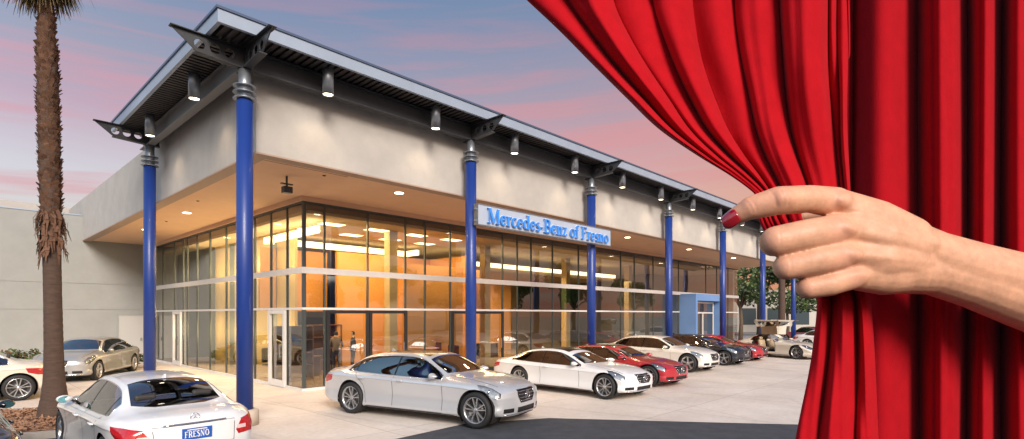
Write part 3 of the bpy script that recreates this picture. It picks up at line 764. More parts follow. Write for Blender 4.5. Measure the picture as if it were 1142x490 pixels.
    # curved end caps
    for (i, end) in ((0, -1), (len(grid)-1, 1)):
        x0 = xs[i]; base = cr(section(x0)); K = 8
        cv = {}
        for sg in (1, -1):
            for j in range(1, n-1):
                y0, z0 = base[j]
                for k in range(K+1):
                    y = y0*(1-k/K)
                    if k == 0: cv[j, k, sg] = V[i, j, sg]
                    elif k == K and sg < 0: cv[j, k, sg] = cv[j, K, 1]
                    else: cv[j, k, sg] = bm.verts.new((disp(x0, y, z0), y*sg, z0))
        for sg in (1, -1):
            for j in range(1, n-2):
                for k in range(K):
                    q = [cv[j, k, sg], cv[j+1, k, sg], cv[j+1, k+1, sg], cv[j, k+1, sg]]
                    if (sg > 0) != (end > 0): q = q[::-1]
                    q = q[::-1]
                    q = list(dict.fromkeys(q))
                    if len(q) > 2:
                        f = bm.faces.new(q); f.smooth = True
            for j in (0, n-2):
                jj = 1 if j == 0 else n-2
                for k in range(K):
                    q = [V[i, 0 if j == 0 else n-1, 1], cv[jj, k, sg], cv[jj, k+1, sg]]
                    f = bm.faces.new(q); f.smooth = True
    bmesh.ops.remove_doubles(bm, verts=bm.verts[:], dist=1e-5)
    bmesh.ops.recalc_face_normals(bm, faces=bm.faces[:])
    # centre on the wheelbase midpoint
    xm = (xf+xr)/2
    bmesh.ops.translate(bm, vec=(-xm, 0, 0), verts=bm.verts[:])
    bm.normal_update()
    T = lambda x: x*L_-xm
    bvh = BVHTree.FromBMesh(bm)
    def side(x, z, sg=1, off=0):
        h = bvh.ray_cast(Vector((x, 3*sg, z)), Vector((0, -sg, 0)))
        return (h[0]+h[1]*off*(1 if h[1].y*sg > 0 else -1)) if h[0] else Vector((x, w*sg, z))
    def front(y, z, end=1, off=0):
        h = bvh.ray_cast(Vector((4*end, y, z)), Vector((-end, 0, 0)))
        return (h[0]+Vector((end*off, 0, 0))) if h[0] else Vector((end*L_/2, y, z))
    ax, ay, az_ = (1, 0, 0), (0, 1, 0), (0, 0, 1)
    xc = (xf-xm, xr-xm)
    # wheel arches
    Ra = Rw*1.13
    for x in xc:
        fs = cut_poly(bm, [(x+Ra*math.cos(2*PI*k/28), Rw*1.02+Ra*math.sin(2*PI*k/28)) for k in range(28)], ax, az_, lambda c: abs(c.y) > .52*w)
        bmesh.ops.delete(bm, geom=fs, context='FACES')
    # lights
    for sg in (1, -1):
        A = Vector((-1, sg, 0)).normalized()
        off = ((L_-xm)*-1+w)/math.sqrt(2)        # p=0 at the outer front corner of the bounding box
        poly = [(off+p, z*H) for p, z in s.get('headpoly', [(-.02, .43), (-.03, .49), (.12, .555), (.28, .59), (.40, .60), (.39, .55), (.26, .47), (.10, .42)])]
        fs = cut_poly(bm, poly, A, az_, lambda c: c.y*sg > .2 and c.x > 0)
        o = split_off(bm, [f for f in fs if f.is_valid], 'headlight', M_HEAD, root)
        if o:
            r = o.copy(); r.data = o.data.copy(); r.name = 'reflector'; C.objects.link(r); r.parent = o; r.data.materials.clear(); r.data.materials.append(M_HIN)
            cen = sum((v.co for v in r.data.vertices), Vector())/len(r.data.vertices)
            for v in r.data.vertices: v.co = cen+(v.co-cen)*.96+Vector((-.03, -.02*sg, 0))
            lamp = MB().lathe([(.045, 0), (.05, .012), (.001, .03)], 14, 'x', c=(cen.x-.012, cen.y, cen.z), cap=False).build('projector', M_CHROME, o)
        A = Vector((1, sg, 0)).normalized()
        off = ((0-xm)*1+w)/math.sqrt(2)
        poly = [(off+p, z*H) for p, z in s.get('tailpoly', [(-.10, .47), (-.12, .585), (.10, .60), (.36, .61), (.30, .52), (.12, .475)])]
        fs = cut_poly(bm, poly, A, az_, lambda c: c.y*sg > .2 and c.x < 0)
        o = split_off(bm, [f for f in fs if f.is_valid], 'tail_light', M_TAIL, root)
        if o and detail:
            vs = [v.co for v in o.data.vertices]; zz0 = min(v.z for v in vs); zz1 = max(v.z for v in vs)
            mb = MB(); pts = []
            zc = zz0+(zz1-zz0)*.30
            for k in range(7):
                y = sg*(w*.60+k*.022); p = front(y, zc, -1, .004); q = front(y, zc+.05, -1, .004); pts.append((p, q))
            for (p, q), (p2, q2) in zip(pts, pts[1:]): mb.quad(p, p2, q2, q)
            mb.build('reverse_lens', M_TAILW, o, recalc=False)
    # grille and lower intakes
    gz0, gz1, gy0, gy1 = s.get('grille', (.33, .52, .24, .34))
    fs = cut_poly(bm, [(-gy0, gz0*H), (gy0, gz0*H), (gy1, gz1*H), (-gy1, gz1*H), (gy1*1.04, (gz0+gz1)/2*H), (-gy1*1.04, (gz0+gz1)/2*H)], ay, az_, lambda c: c.x > L_*.3)
    g = split_off(bm, fs, 'grille', M_GRB, root, .02)
    if g:
        mb = MB()
        for t in (.15, .38, .62, .85):
            z = (gz0+(gz1-gz0)*t)*H; yy = gy0+(gy1-gy0)*t
            P = [front(y, z, 1, .006) for y in np.linspace(-yy, yy, 9)]
            mb.tube(P, .0065, 5)
        P = [(-gy0, gz0), (gy0, gz0), (gy1*1.03, (gz0+gz1)/2), (gy1, gz1), (-gy1, gz1), (-gy1*1.03, (gz0+gz1)/2), (-gy0, gz0)]
        mb.tube([front(y, z*H, 1, .004) for y, z in P], .0075, 5)
        mb.build('slat', M_CHROME, g)
        c = front(0, (gz0+gz1)/2*H, 1, .02)
        mb = MB(); star(mb, .085, c, 'x'); mb.build('star_badge', M_CHROME, g)
    for (y0, y1, z0, z1) in s.get('intakes', [(-.36, .36, .20, .275), (.48, .74, .215, .275), (-.74, -.48, .215, .275)]):
        fs = cut_poly(bm, [(y0, z0*H), (y1, z0*H), (y1*.99, z1*H), (y0*.99, z1*H)], ay, az_, lambda c: c.x > L_*.3)
        split_off(bm, fs, 'air_intake', M_GRB, root, .015)
    if detail:                                   # bumper blade under the intakes
        MB().tube([front(y, .19*H, 1, .008) for y in np.linspace(-.74*w, .74*w, 17)], .010, 5).build('bumper_blade', M_CHROME, root)
    # rear apron + pipes
    fs = cut_poly(bm, [(-.5*w/.93, .16*H), (.5*w/.93, .16*H), (.46*w/.93, .24*H), (-.46*w/.93, .24*H)], ay, az_, lambda c: c.x < -L_*.3)
    split_off(bm, fs, 'rear_diffuser', M_GRB, root, .01)
    # windscreen / rear window (plan-view outlines)
    def plan(poly): return [(T(x), y*w) for x, y in poly]+[(T(x), -y*w) for x, y in poly]
    c0, c1 = s['cowl']; h0, h1 = s['head']
    fyr = lambda x: float(fy(x*L_))/w
    fs = cut_poly(bm, plan([(c0, 0), (c0-.002, .35), (c1, fyr(c1)-.05), ((c1+h1)/2, fyr((c1+h1)/2)-.035), (h1, fyr(h1)-.045), (h0+.001, 0)]), ax, ay, lambda c: c.z > .5*H and T(.5) < c.x)
    split_off(bm, fs, 'windscreen', M_CWS, root, .004)
    r0, r1 = s['rear']; rh = s['rearh']
    fs = cut_poly(bm, plan([(r0, 0), (r0+.003, .35), (r1, fyr(r1)-.06), (rh-.01, fyr(rh)-.06), (rh, .3)]), ax, ay, lambda c: c.z > .5*H and T(.45) > c.x)
    split_off(bm, fs, 'rear_window', M_CWS, root, .004)
    if s['roofpanel']:
        q0, q1 = s['roofpanel']
        fs = cut_poly(bm, plan([(q0, .48), (q1, .50), (q0, 0), (q1, 0)]), ax, ay, lambda c: c.z > .85*H)
        split_off(bm, fs, 'sunroof', M_TRIM, root)
    # side windows
    d0, d1_ = s['dlo']; top = []; bot = []
    for t in np.linspace(d0+.006, d1_-.004, 22):
        top.append((T(t), float(fr(t*L_))-.02*H))
    for t in np.linspace(d0, d1_, 6): bot.append((T(t), float(fb(t*L_))+.014*H))
    dlo = hull(top+bot)
    for sg in (1, -1):
        fs = cut_poly(bm, dlo, ax, az_, lambda c: c.y*sg > .3 and c.z > .6*H)
        bands = []; b = T(s['bpil']); hw = .022 if not s.get('coupe') else .012
        splits = [(T(d0)-1, T(s.get('qpil', d0+.045))-.012), (T(s.get('qpil', d0+.045))+.012, b-hw), (b+hw, T(1))]
        if s.get('coupe'): splits = [(T(d0)-1, b-hw), (b+hw, T(1))]
        cuts = sorted({q for sp in splits for q in sp if T(d0) < q < T(d1_)})
        for q in cuts:
            fs = [f for f in fs if f.is_valid]
            geom = set(fs)
            for f in fs: geom.update(f.verts); geom.update(f.edges)
            r = bmesh.ops.bisect_plane(bm, geom=list(geom), plane_co=(q, 0, 0), plane_no=(1, 0, 0), dist=1e-5)
            xs0, xs1 = min(p[0] for p in dlo), max(p[0] for p in dlo)
            fs = [g for g in r['geom'] if isinstance(g, bmesh.types.BMFace)]
        fs = list({f for f in fs if f.is_valid})
        rest = set(fs)
        for (q0, q1) in splits:
            sel = [f for f in rest if q0 < f.calc_center_median().x < q1]; rest -= set(sel)
            split_off(bm, sel, 'side_window', M_CGL, root, .004)
        mid = [q for q in rest if abs(q.calc_center_median().x-b) < .08]; oth = [q for q in rest if q not in mid]
        split_off(bm, mid, 'window_pillar', M_TRIM, root, .001)
        if oth: split_off(bm, oth, 'quarter_divider', M_TRIM, root, .001)
        # chrome strip around the glass, door gaps
        loop = dlo+[dlo[0]]; P = []
        for p, q in zip(loop, loop[1:]):
            nseg = max(1, int(math.dist(p, q)/.12))
            for k in range(nseg): P.append(side(p[0]+(q[0]-p[0])*k/nseg, p[1]+(q[1]-p[1])*k/nseg, sg, .002))
        P.append(P[0]); MB().tube(P, .008, 5).build('window_trim', s.get('trimmat', M_CHROME), root)
        if detail:
            mb = MB()
            def gap(pts, wd=.009):
                out = []
                for p, q in zip(pts, pts[1:]):
                    m_ = max(2, int(math.dist(p, q)/.06))
                    for k in range(m_): out.append((p[0]+(q[0]-p[0])*k/m_, p[1]+(q[1]-p[1])*k/m_))
                out.append(pts[-1])
                for p, q in zip(out, out[1:]):
                    e = Vector((q[0]-p[0], q[1]-p[1])).normalized()*wd/2; nx, nz_ = -e.y, e.x
                    mb.quad(side(p[0]-nx, p[1]-nz_, sg, .003), side(q[0]-nx, q[1]-nz_, sg, .003), side(q[0]+nx, q[1]+nz_, sg, .003), side(p[0]+nx, p[1]+nz_, sg, .003))
            zb_ = .17*H; b = s['bpil']
            df = s.get('doorfront', .715)
            gap([(T(df), float(fb(df*L_))), (T(df), zb_)]); gap([(T(b), float(fb(b*L_))), (T(b), zb_)])
            if not s.get('coupe'):
                xq = xr-xm+Ra*.9
                gap([(T(d0+.05), float(fb(.24*L_))), (min(T(d0+.10), xq+.05), .48*H), (xq+.07, .36*H), (xq+.13, zb_)])
                gap([(xq+.13, zb_), (T(df), zb_)])
            else: gap([(T(b), zb_), (T(df), zb_)])
            def top(x, y): 
                h = bvh.ray_cast(Vector((x, y, 3)), Vector((0, 0, -1))); return h[0]+Vector((0, 0, .003))
            mb.build('door_seam', M_GAP, root, recalc=False); mb = MB()
            hood = [(T(.72), .70*w), (T(.80), .735*w), (T(.88), .72*w), (T(.94), .66*w)]
            for (a, b_) in zip(hood, hood[1:]):
                for k in range(5):
                    p0 = (a[0]+(b_[0]-a[0])*k/5, (a[1]+(b_[1]-a[1])*k/5)*sg); p1 = (a[0]+(b_[0]-a[0])*(k+1)/5, (a[1]+(b_[1]-a[1])*(k+1)/5)*sg)
                    mb.quad(top(p0[0], p0[1]-.005), top(p1[0], p1[1]-.005), top(p1[0], p1[1]+.005), top(p0[0], p0[1]+.005))
            mb.build('hood_seam', M_GAP, root, recalc=False)
            for hx in ([b-.055*.9, b+.20*.0+.22*.0] if False else ([b+.03] if s.get('coupe') else [b+.03, d0+.075])):
                z = .585*H; p = side(T(hx), z, sg); q = side(T(hx)+.17, z, sg)
                h = MB().tube([p, p.lerp(q, .1)+Vector((0, .035*sg, .003)), p.lerp(q, .9)+Vector((0, .035*sg, .006)), q], [.012, .015, .015, .012], 6).build('door_handle', m, root)
        # mirror
        mx_ = T(d1_)-.13; z = float(fb(d1_*L_))+.02
        p = side(mx_, z+.03, sg)
        mm = MB()
        prof = [(-.085, .01), (-.08, .8), (-.03, 1), (.04, .85), (.10, .3), (.115, .05)]
        rings = []
        for dx, sc in prof:
            rings.append([mm.bm.verts.new((p.x+dx+.02*math.cos(a), p.y+sg*(.145+.105*sc*math.cos(a)), p.z+.055+.062*sc*math.sin(a))) for a in [2*PI*k/14 for k in range(14)]])
        for ra, rb in zip(rings, rings[1:]):
            for k in range(14): mm.bm.faces.new((ra[k], ra[(k+1) % 14], rb[(k+1) % 14], rb[k])).smooth = True
        mm.bm.faces.new(rings[-1])
        mir = mm.build('wing_mirror', s.get('mirrormat', m), root)
        MB().tube([p+Vector((0, -.02*sg, 0)), p+Vector((.01, .08*sg, .03))], .018, 6).build('mirror_arm', M_TRIM, mir)
        gq = [(p.x-.088, p.y+sg*(.145+.09*math.cos(a)), p.z+.055+.052*math.sin(a)) for a in [2*PI*k/14 for k in range(14)]]
        gm = MB(); gm.bm.faces.new([gm.bm.verts.new(q) for q in gq]); gm.build('mirror_glass', mat('mirror_glass', (.16, .40, .45), .08, metal=.9), mir)
        # sill strip
        P = [side(x, .155*H, sg, .004) for x in np.linspace(xc[1]+Ra*1.06, xc[0]-Ra*1.06, 8)]
        MB().tube(P, .012, 5).build('sill_strip', M_TRIM, root)
    # doors that open upwards
    if door_up:
        a0, a1 = s['upd']
        for sg in (1, -1):
            poly = [(T(a0), .26*H), (T(a1), .26*H), (T(a1), .62*H), (T(a1)-.28, 1.02*H), (T(a0)+.02, 1.02*H), (T(a0), .6*H)]
            bb = [c for c in children(root) if c.name.startswith(('side_window', 'window_pillar', 'window_trim')) and sum(v.co.y for v in c.data.vertices)*sg > 0]
            fs = cut_poly(bm, poly, ax, az_, lambda c: c.y*sg > .16)
            d = split_off(bm, fs, 'door', m, root)
            hx = Vector((T((a0+a1)/2), .17*sg, H*.985)); ang = R(88)*sg
            for o in [d]+[q for q in bb]:
                Mx = Matrix.Translation(hx) @ Matrix.Rotation(ang, 4, 'X') @ Matrix.Translation(-hx)
                o.data.transform(Mx)
                if o is not d: o.parent = d
    body = MB(); body.bm.free(); body.bm = bm
    bo = body.build('body', m, root, recalc=False)
    # wheel wells and wheels
    for x in xc:
        for sg in (1, -1):
            mb = MB(); mb.lathe([(Ra*1.01, sg*(w-.05)), (Ra*1.01, sg*w*.55), (.01, sg*w*.55)], 28, 'y', c=(x, 0, Rw*1.02), cap=False)
            bmesh.ops.delete(mb.bm, geom=[v for v in mb.bm.verts if v.co.z < .10], context='VERTS')
            mb.build('wheel_well', M_WELL, root)
    for x in xc:
        for sg in (1, -1): make_wheel(root, x, sg*(w-.125), Rw, sg, s['wheel'])
    # cabin
    sm = M_SEATT if s['seats'] == 'tan' else M_SEATB
    def seat(x, y, back=True):
        mb = MB(); mb.box(x-.25, x+.27, y-.25, y+.25, .30*H, .42*H); mb.bevel(.04, 2)
        o = mb.build('seat', sm, root)
        mb = MB(); mb.box(-.07, .07, y-.24, y+.24, 0, .36*H); mb.bevel(.04, 2)
        bmesh.ops.transform(mb.bm, matrix=Matrix.Translation((x-.26, 0, .38*H)) @ Matrix.Rotation(-.25, 4, 'Y'), verts=mb.bm.verts[:]); mb.build('seat_back', sm, o)
        mb = MB(); mb.box(-.04, .04, y-.13, y+.13, .38*H, .49*H); mb.bevel(.03, 2)
        bmesh.ops.transform(mb.bm, matrix=Matrix.Translation((x-.27, 0, .375*H)) @ Matrix.Rotation(-.20, 4, 'Y'), verts=mb.bm.verts[:]); mb.build('headrest', sm, o)
    xs_ = T(s['bpil'])+.15
    for y in (.36, -.36): seat(xs_, y)
    if not s.get('two'):
        for y in (.36, -.36): seat(xs_-.92, y)
    mb = MB(); mb.box(T(.655), T(.72), -.68*w, .68*w, .42*H, .60*H); mb.bevel(.03, 2); mb.build('dashboard', M_INT, root)
    MB().box(T(.19), T(.72), -.7*w, .7*w, .20*H, .22*H).build('cabin_floor', M_INT, root)
    mb = MB(); sx, sy, sz = T(.635), .36, .60*H
    mb.tube([(sx+.04*math.sin(a), sy+.17*math.cos(a), sz+.16*math.sin(a)) for a in [2*PI*k/16 for k in range(17)]], .014, 6)
    mb.box(sx-.01, sx+.02, sy-.15, sy+.15, sz-.02, sz+.02); mb.build('steering_wheel', M_TRIM, root)
    if s.get('roof', True) and detail:
        p = bvh.ray_cast(Vector((T(.31), 0, 3)), Vector((0, 0, -1)))[0]
        MB().prism([(p.x-.09, p.z-.01), (p.x+.07, p.z-.01), (p.x-.07, p.z+.05)], 1, -.012, .012).build('roof_aerial', m, root)
    return root, front, side, T, s
def sticker(r, side, T, s, x0, x1, z0, z1):
    mb = MB(); sg = -1
    q = [side(T(x), z*s['H'], sg, -.02) for x, z in ((x0, z0), (x1, z0), (x1, z1), (x0, z1))]
    mb.quad(*q); mb.build('price_sheet', M_WHITE, r, recalc=False)
def star(mb, r, c, axis='x'):
    """three pointed star in a ring, facing along the axis"""
    c = Vector(c)
    def P(a, q, o=0): return c+Vector((o, q*math.sin(a), q*math.cos(a)))
    mb.tube([P(2*PI*k/20, r) for k in range(21)], r*.09, 5)
    for k in range(3):
        a = 2*PI*k/3
        for sg in (-1, 1):
            mb.quad(P(a, r*.98, 0), P(a+sg*PI/3, r*.16, 0), P(0, 0, .01), P(0, 0, .01)+Vector((1e-4, 0, 0)))
            mb.quad(P(a, r*.98, 0), P(a+sg*PI/3, r*.16, 0), P(0, 0, -.01), P(0, 0, -.01)+Vector((-1e-4, 0, 0)))

HEAD = ANG-PI/2       # the row of cars points away from the glass front
def heading(uvF, uvR):
    a, b = W(*uvF), W(*uvR); return a, b

P_SILVER = paint('silver_paint', (.53, .55, .58), .40, .28, .03); P_WHITE = paint('white_paint', (.72, .73, .74), 0, .35)
P_RED = paint('red_paint', (.40, .012, .022), .1, .3); P_PEARL = paint('pearl_paint', (.70, .68, .64), .1, .32)
P_BLACK = paint('black_paint', (.012, .015, .024), .2, .25); P_BEIGE = paint('beige_paint', (.40, .41, .42), .5, .32, .05)
P_IVORY = paint('ivory_paint', (.68, .62, .53), 0, .35)
P_IVT = mat('ivory_paint_tan_lining', (.70, .64, .54), .35, coat=1, back=(.42, .32, .22))

BIG = dict(L=5.26, w=.99, H=1.46, fo=.68, wb=3.46, Rw=.37, roofpanel=(.335, .585))
COUPE = dict(L=5.22, w=.93, H=1.31, fo=.72, wb=3.14, Rw=.345, coupe=True, bpil=.425, roofpanel=(.33, .57), dlo=(.19, .70), doorfront=.70,
    ztop=[(0, .58), (.006, .64), (.02, .68), (.06, .705), (.12, .73), (.16, .765), (.22, .85), (.29, .935), (.36, .98), (.44, 1.0), (.51, .99), (.565, .955), (.63, .86), (.69, .76), (.725, .705), (.77, .68), (.84, .655), (.91, .615), (.955, .57), (.985, .525), (1, .47)],
    zrail=[(0, .57), (.02, .665), (.06, .69), (.12, .715), (.16, .74), (.20, .79), (.27, .88), (.34, .925), (.43, .945), (.51, .935), (.555, .90), (.61, .825), (.67, .73), (.705, .685), (.77, .662), (.84, .637), (.91, .597), (.955, .553), (.985, .51), (1, .46)])
def place(spec, uF, vF, rz):
    """world position so that the near front wheel (car's own starboard side) stands at building coordinates uF, vF"""
    s = dict(SEDAN); s.update(spec)
    c = W(uF, vF); d = Vector((math.cos(rz), math.sin(rz), 0)); n = Vector((-d.y, d.x, 0))
    return c-d*(s['wb']/2)+n*(s['w']-.1), rz

ROW = 'cars parked in a row in front of the showroom'
loc, rz = place(BIG, 3.10, -3.78, R(-29.5))
car(BIG, loc, rz, P_SILVER, 'large silver sedan with black glass roof parked nose to the dark driveway', ROW)
loc, rz = place(COUPE, 8.10, -3.55, HEAD)
r, _, sd1, T1, s1 = car(COUPE, loc, rz, P_WHITE, 'bright white two door coupe between the silver sedan and the red coupe', ROW)
RC = dict(COUPE); RC.update(H=1.29)
loc, rz = place(RC, 11.15, -3.15, HEAD)
sticker(r, sd1, T1, s1, .46, .54, .73, .86)
r, _, sd1, T1, s1 = car(RC, loc, rz, P_RED, 'red two door coupe beside the bright white coupe', ROW)
sticker(r, sd1, T1, s1, .45, .55, .72, .86); sticker(r, sd1, T1, s1, .34, .40, .74, .84)
PE = dict(L=5.2, w=.96, H=1.42, fo=.74, wb=3.25, Rw=.37, roofpanel=None)
loc, rz = place(PE, 16.25, -2.05, HEAD)
car(dict(PE, wheel='single'), loc, rz, P_PEARL, 'pearl white sedan between the red coupe and the black sedan', ROW)
loc, rz = place(SEDAN, 20.2, -1.85, HEAD)
car(dict(wheel='single', L=5.2, wb=3.1), loc, rz, P_BLACK, 'black sedan with five spoke wheels beside the pearl white sedan', ROW)
loc, rz = place(RC, 23.2, -1.7, HEAD)
car(dict(COUPE, H=1.27, roofpanel=None), loc, rz, P_RED, 'small red coupe behind the black sedan near the blue portal', ROW)
# foreground white sedan seen from behind
WH = dict(L=4.62, w=.88, H=1.40, fo=.78, wb=2.95, Rw=.35, wheel='single',
          tailpoly=[(-.20, .455), (-.22, .50), (-.12, .60), (.10, .625), (.34, .63), (.30, .56), (.10, .47)])
r, fr_, sd_, T_, s_ = car(WH, W(-2.12, -1.55), ANG+PI/2+R(1.5), P_WHITE, 'white sedan seen from behind with blue licence plate and red tail lights', name='parked_car')
# rear plate, chrome strip, star, high brake light
zp = .525*WH['H']
p = fr_(0, zp, -1, .012)
pl = MB().box(p.x-.006, p.x+.004, -.18, .18, zp-.075, zp+.075).build('licence_plate', M_PLATE, r)
MB().tube([fr_(y, zp+.135, -1, .012) for y in np.linspace(-.38, .38, 11)], .011, 6).build('chrome_strip', M_CHROME, r)
mb = MB(); star(mb, .055, fr_(0, zp+.20, -1, .012), 'x'); mb.build('star_badge', M_CHROME, r)
mb = MB()
pts = [(-.47, zp-.16), (.47, zp-.16), (.50, zp+.12), (-.50, zp+.12)]
P = []
for (a, b) in zip(pts, pts[1:]+pts[:1]):
    for k in range(6): P.append(fr_(a[0]+(b[0]-a[0])*k/6, a[1]+(b[1]-a[1])*k/6, -1, .001))
P.append(P[0]); MB().tube(P, .004, 4).build('boot_seam', M_GAP, r)
# letters of the licence plate
x = -.155
tw = sum(GL_[c][0] for c in 'FRESNO'); hh = .082; sx = .30/(tw*hh)
for ch in 'FRESNO':
    mb, ww = letter_mesh(ch, hh, .003, sx)
    bmesh.ops.transform(mb.bm, matrix=Matrix.Translation((p.x-.007, -x, zp-.045)) @ Matrix.Rotation(-PI/2, 4, 'Z'), verts=mb.bm.verts[:])
    mb.build('plate_letter', M_WHITE, pl); x += ww
MB().box(p.x-.0075, p.x-.005, -.12, .12, zp+.048, zp+.060).build('plate_band', M_WHITE, pl)
# side cars
SL = dict(L=5.0, w=.98, H=1.47, fo=.82, wb=3.2, Rw=.345, wheel='single')
def place_port(spec, F, rz):
    s = dict(SEDAN); s.update(spec)
    d = Vector((math.cos(rz), math.sin(rz), 0)); n = Vector((-d.y, d.x, 0))
    return Vector((*F, 0))-d*(s['wb']/2)-n*(s['w']-.1)
rz = R(-74)
car(SL, place_port(SL, (-14.65, 19.2), rz), rz, P_BEIGE, 'silver beige sedan facing out between the palm trunk and the blue column', name='parked_car')
rz = R(-138)
WL = dict(L=4.45, w=.92, H=1.42, fo=.85, wb=2.95, Rw=.35, wheel='double')
d = Vector((math.cos(rz), math.sin(rz), 0)); n = Vector((-d.y, d.x, 0))
car(WL, Vector((-13.25, 14.62, 0))+d*(WL['wb']/2)-n*(WL['w']-.1), rz, P_IVORY, 'white sedan tail on beside the palm trunk, cut by the frame edge', name='parked_car')
BL = dict(L=4.9, w=.92, H=1.40, fo=.85, wb=2.95, Rw=.35)
d = D2; n = -D1
# its starboard mirror stands at (-7.40, 8.07)
s0 = dict(SEDAN); s0.update(BL)
xm = s0['L']-s0['fo']-s0['wb']/2; mxx = s0['dlo'][1]*s0['L']-xm-.13
car(BL, Vector((-7.50, 8.15, 0))-d*mxx+n*(.92*.93+.145), math.atan2(d.y, d.x), P_BLACK, 'black car corner with its wing mirror showing beside the mulch bed', name='parked_car')
# open gullwing car and the cars behind it
GW = dict(L=4.9, w=.97, H=1.26, fo=1.0, wb=2.85, Rw=.35, coupe=True, two=True, seats='tan', bpil=.33, dlo=(.22, .50), roofpanel=None, wheel='double', upd=(.26, .55), doorfront=.56,
    cowl=(.555, .53), head=(.435, .44), rear=(.10, .12), rearh=.23, qpil=.25,
    ztop=[(0, .55), (.006, .63), (.02, .68), (.06, .73), (.12, .81), (.2, .92), (.27, .98), (.33, 1.0), (.39, .99), (.43, .96), (.49, .84), (.55, .73), (.58, .70), (.66, .685), (.75, .66), (.85, .60), (.93, .53), (.975, .47), (1, .42)],
    zrail=[(0, .54), (.02, .66), (.06, .70), (.12, .76), (.2, .86), (.27, .92), (.33, .94), (.39, .93), (.43, .89), (.49, .77), (.53, .69), (.58, .67), (.66, .655), (.75, .63), (.85, .57), (.93, .505), (.975, .455), (1, .41)],
    yrail=[(0, .60), (.12, .58), (.2, .56), (.33, .58), (.42, .60), (.5, .68), (.55, .72), (.7, .70), (1, .58)],
    zbelt=[(.1, .70), (.3, .69), (.6, .66)])
rz = R(-62)
dd = Vector((math.cos(rz), math.sin(rz), 0)); nn = Vector((-dd.y, dd.x, 0))
car(GW, Vector((14.75, 28.2, 0))-dd*(GW['wb']/2)+nn*(GW['w']-.1), rz, P_IVT, 'low ivory sports car with both gullwing doors raised and tan seats', name='sports_car', cat='sports car', door_up=True)
rz = R(-50)
car(dict(SEDAN, wheel='single'), (21.5, 36.0, 0), rz, P_WHITE, 'white sedan parked behind the gullwing sports car', 'cars parked beyond the showroom', detail=False)
P_DBL = paint('blue_paint', (.03, .07, .16), .2, .3)
for i, (x, y, a, pm, lb) in enumerate([(24, 44, 100, P_RED, 'small red car far beyond the end of the showroom'), (28, 45.5, 100, P_DBL, 'small dark blue car far beyond the end of the showroom'), (31.5, 48, 100, P_SILVER, 'small silver car far beyond the end of the showroom')]):
    car(SEDAN, (x, y, 0), R(a), pm, lb, 'cars parked beyond the showroom', detail=False)
# ------------------------------------------------------------------ wing wall, planting, palms, trees
Wg = empty('side_wall', W(-12, 20.95), ANG, 'long plain grey stucco wall with two thin joints beyond the parked cars', 'wall')
mb = MB()
for z0, z1 in ((0, 2.54), (2.57, 3.79), (3.82, 7.04)): mb.box(-30, 17.0, 0, .3, z0, z1)
mb.box(-30, 17.0, .02, .28, 2.54, 2.57).box(-30, 17.0, .02, .28, 3.79, 3.82)
mb.build('wall_panel', M_STUC2, Wg)
MB().box(-30, 12.35, -.03, .33, 7.042, 7.10).build('coping', M_FASC, Wg)
d = MB().box(13.78, 14.83, -.03, -.002, .02, 2.28).build('service_door', mat('door_grey', (.42, .42, .41), .6), Wg)
MB().box(13.72, 13.78, -.05, -.003, 0, 2.34).box(14.83, 14.89, -.05, -.003, 0, 2.34).box(13.78, 14.83, -.05, -.003, 2.28, 2.34).build('door_frame', M_STUC2, d)
MB().box(14.70, 14.76, -.09, -.03, 1.0, 1.14).build('handle', M_GALV, d)
MB().box(-2.5, 15, 4.0, 4.3, 7.0, 8.0).build('parapet_step', M_STUC, Wg)

M_LEAF = mat('leaf_dark', (.030, .055, .020), .6, noise=.4, nscale=3); M_LEAF2 = mat('leaf_green', (.075, .13, .028), .6, noise=.4, nscale=2)
M_LEAF3 = mat('leaf_red', (.12, .06, .025), .6, noise=.4, nscale=4)
M_BARK = mat('bark', (.11, .075, .05), .9, noise=.35, nscale=12, bump=.8, bscale=30)
def leaf_cloud(mb, cs, n, sz, r0=random.Random(3), mi=1):
    for _ in range(n):
        c, r = cs[r0.randrange(len(cs))]
        while True:
            p = Vector((r0.uniform(-1, 1), r0.uniform(-1, 1), r0.uniform(-1, 1)))
            if .3 < p.length < 1: break
        p = Vector(c)+Vector((p.x*r[0], p.y*r[1], p.z*r[2]))
        a = Vector((r0.gauss(0, 1), r0.gauss(0, 1), r0.gauss(0, .7))).normalized(); b = a.orthogonal().normalized()
        b.rotate(Matrix.Rotation(r0.uniform(0, 6.28), 3, a)); s = sz*r0.uniform(.5, 1.3)
        f = mb.bm.faces.new([mb.bm.verts.new(p-a*s*.9), mb.bm.verts.new(p+b*s*.42), mb.bm.verts.new(p+a*s), mb.bm.verts.new(p-b*s*.42)])
        f.material_index = r0.randrange(mi)
def bush(loc, rx, ry, h, label, mats_, n=900, sz=.07):
    o = empty('bush', loc, 0, label, 'bush', 'bushes along the grey wall')
    r0 = random.Random(hash(label) % 1000 if False else len(label)); cs = []
    st = MB()
    for k in range(9):
        a = r0.uniform(0, 6.28); q = r0.uniform(0, .8); p = Vector((rx*q*math.cos(a), ry*q*math.sin(a), h*r0.uniform(.35, .8)))
        cs.append((p, (rx*.35, ry*.35, h*.25))); st.cone((0, 0, 0), p, .02, .008, 5)
    st.build('stem', M_BARK, o)
    mb = MB(); leaf_cloud(mb, cs, n, sz, r0, len(mats_)); mb.build('foliage', mats_, o, recalc=False)
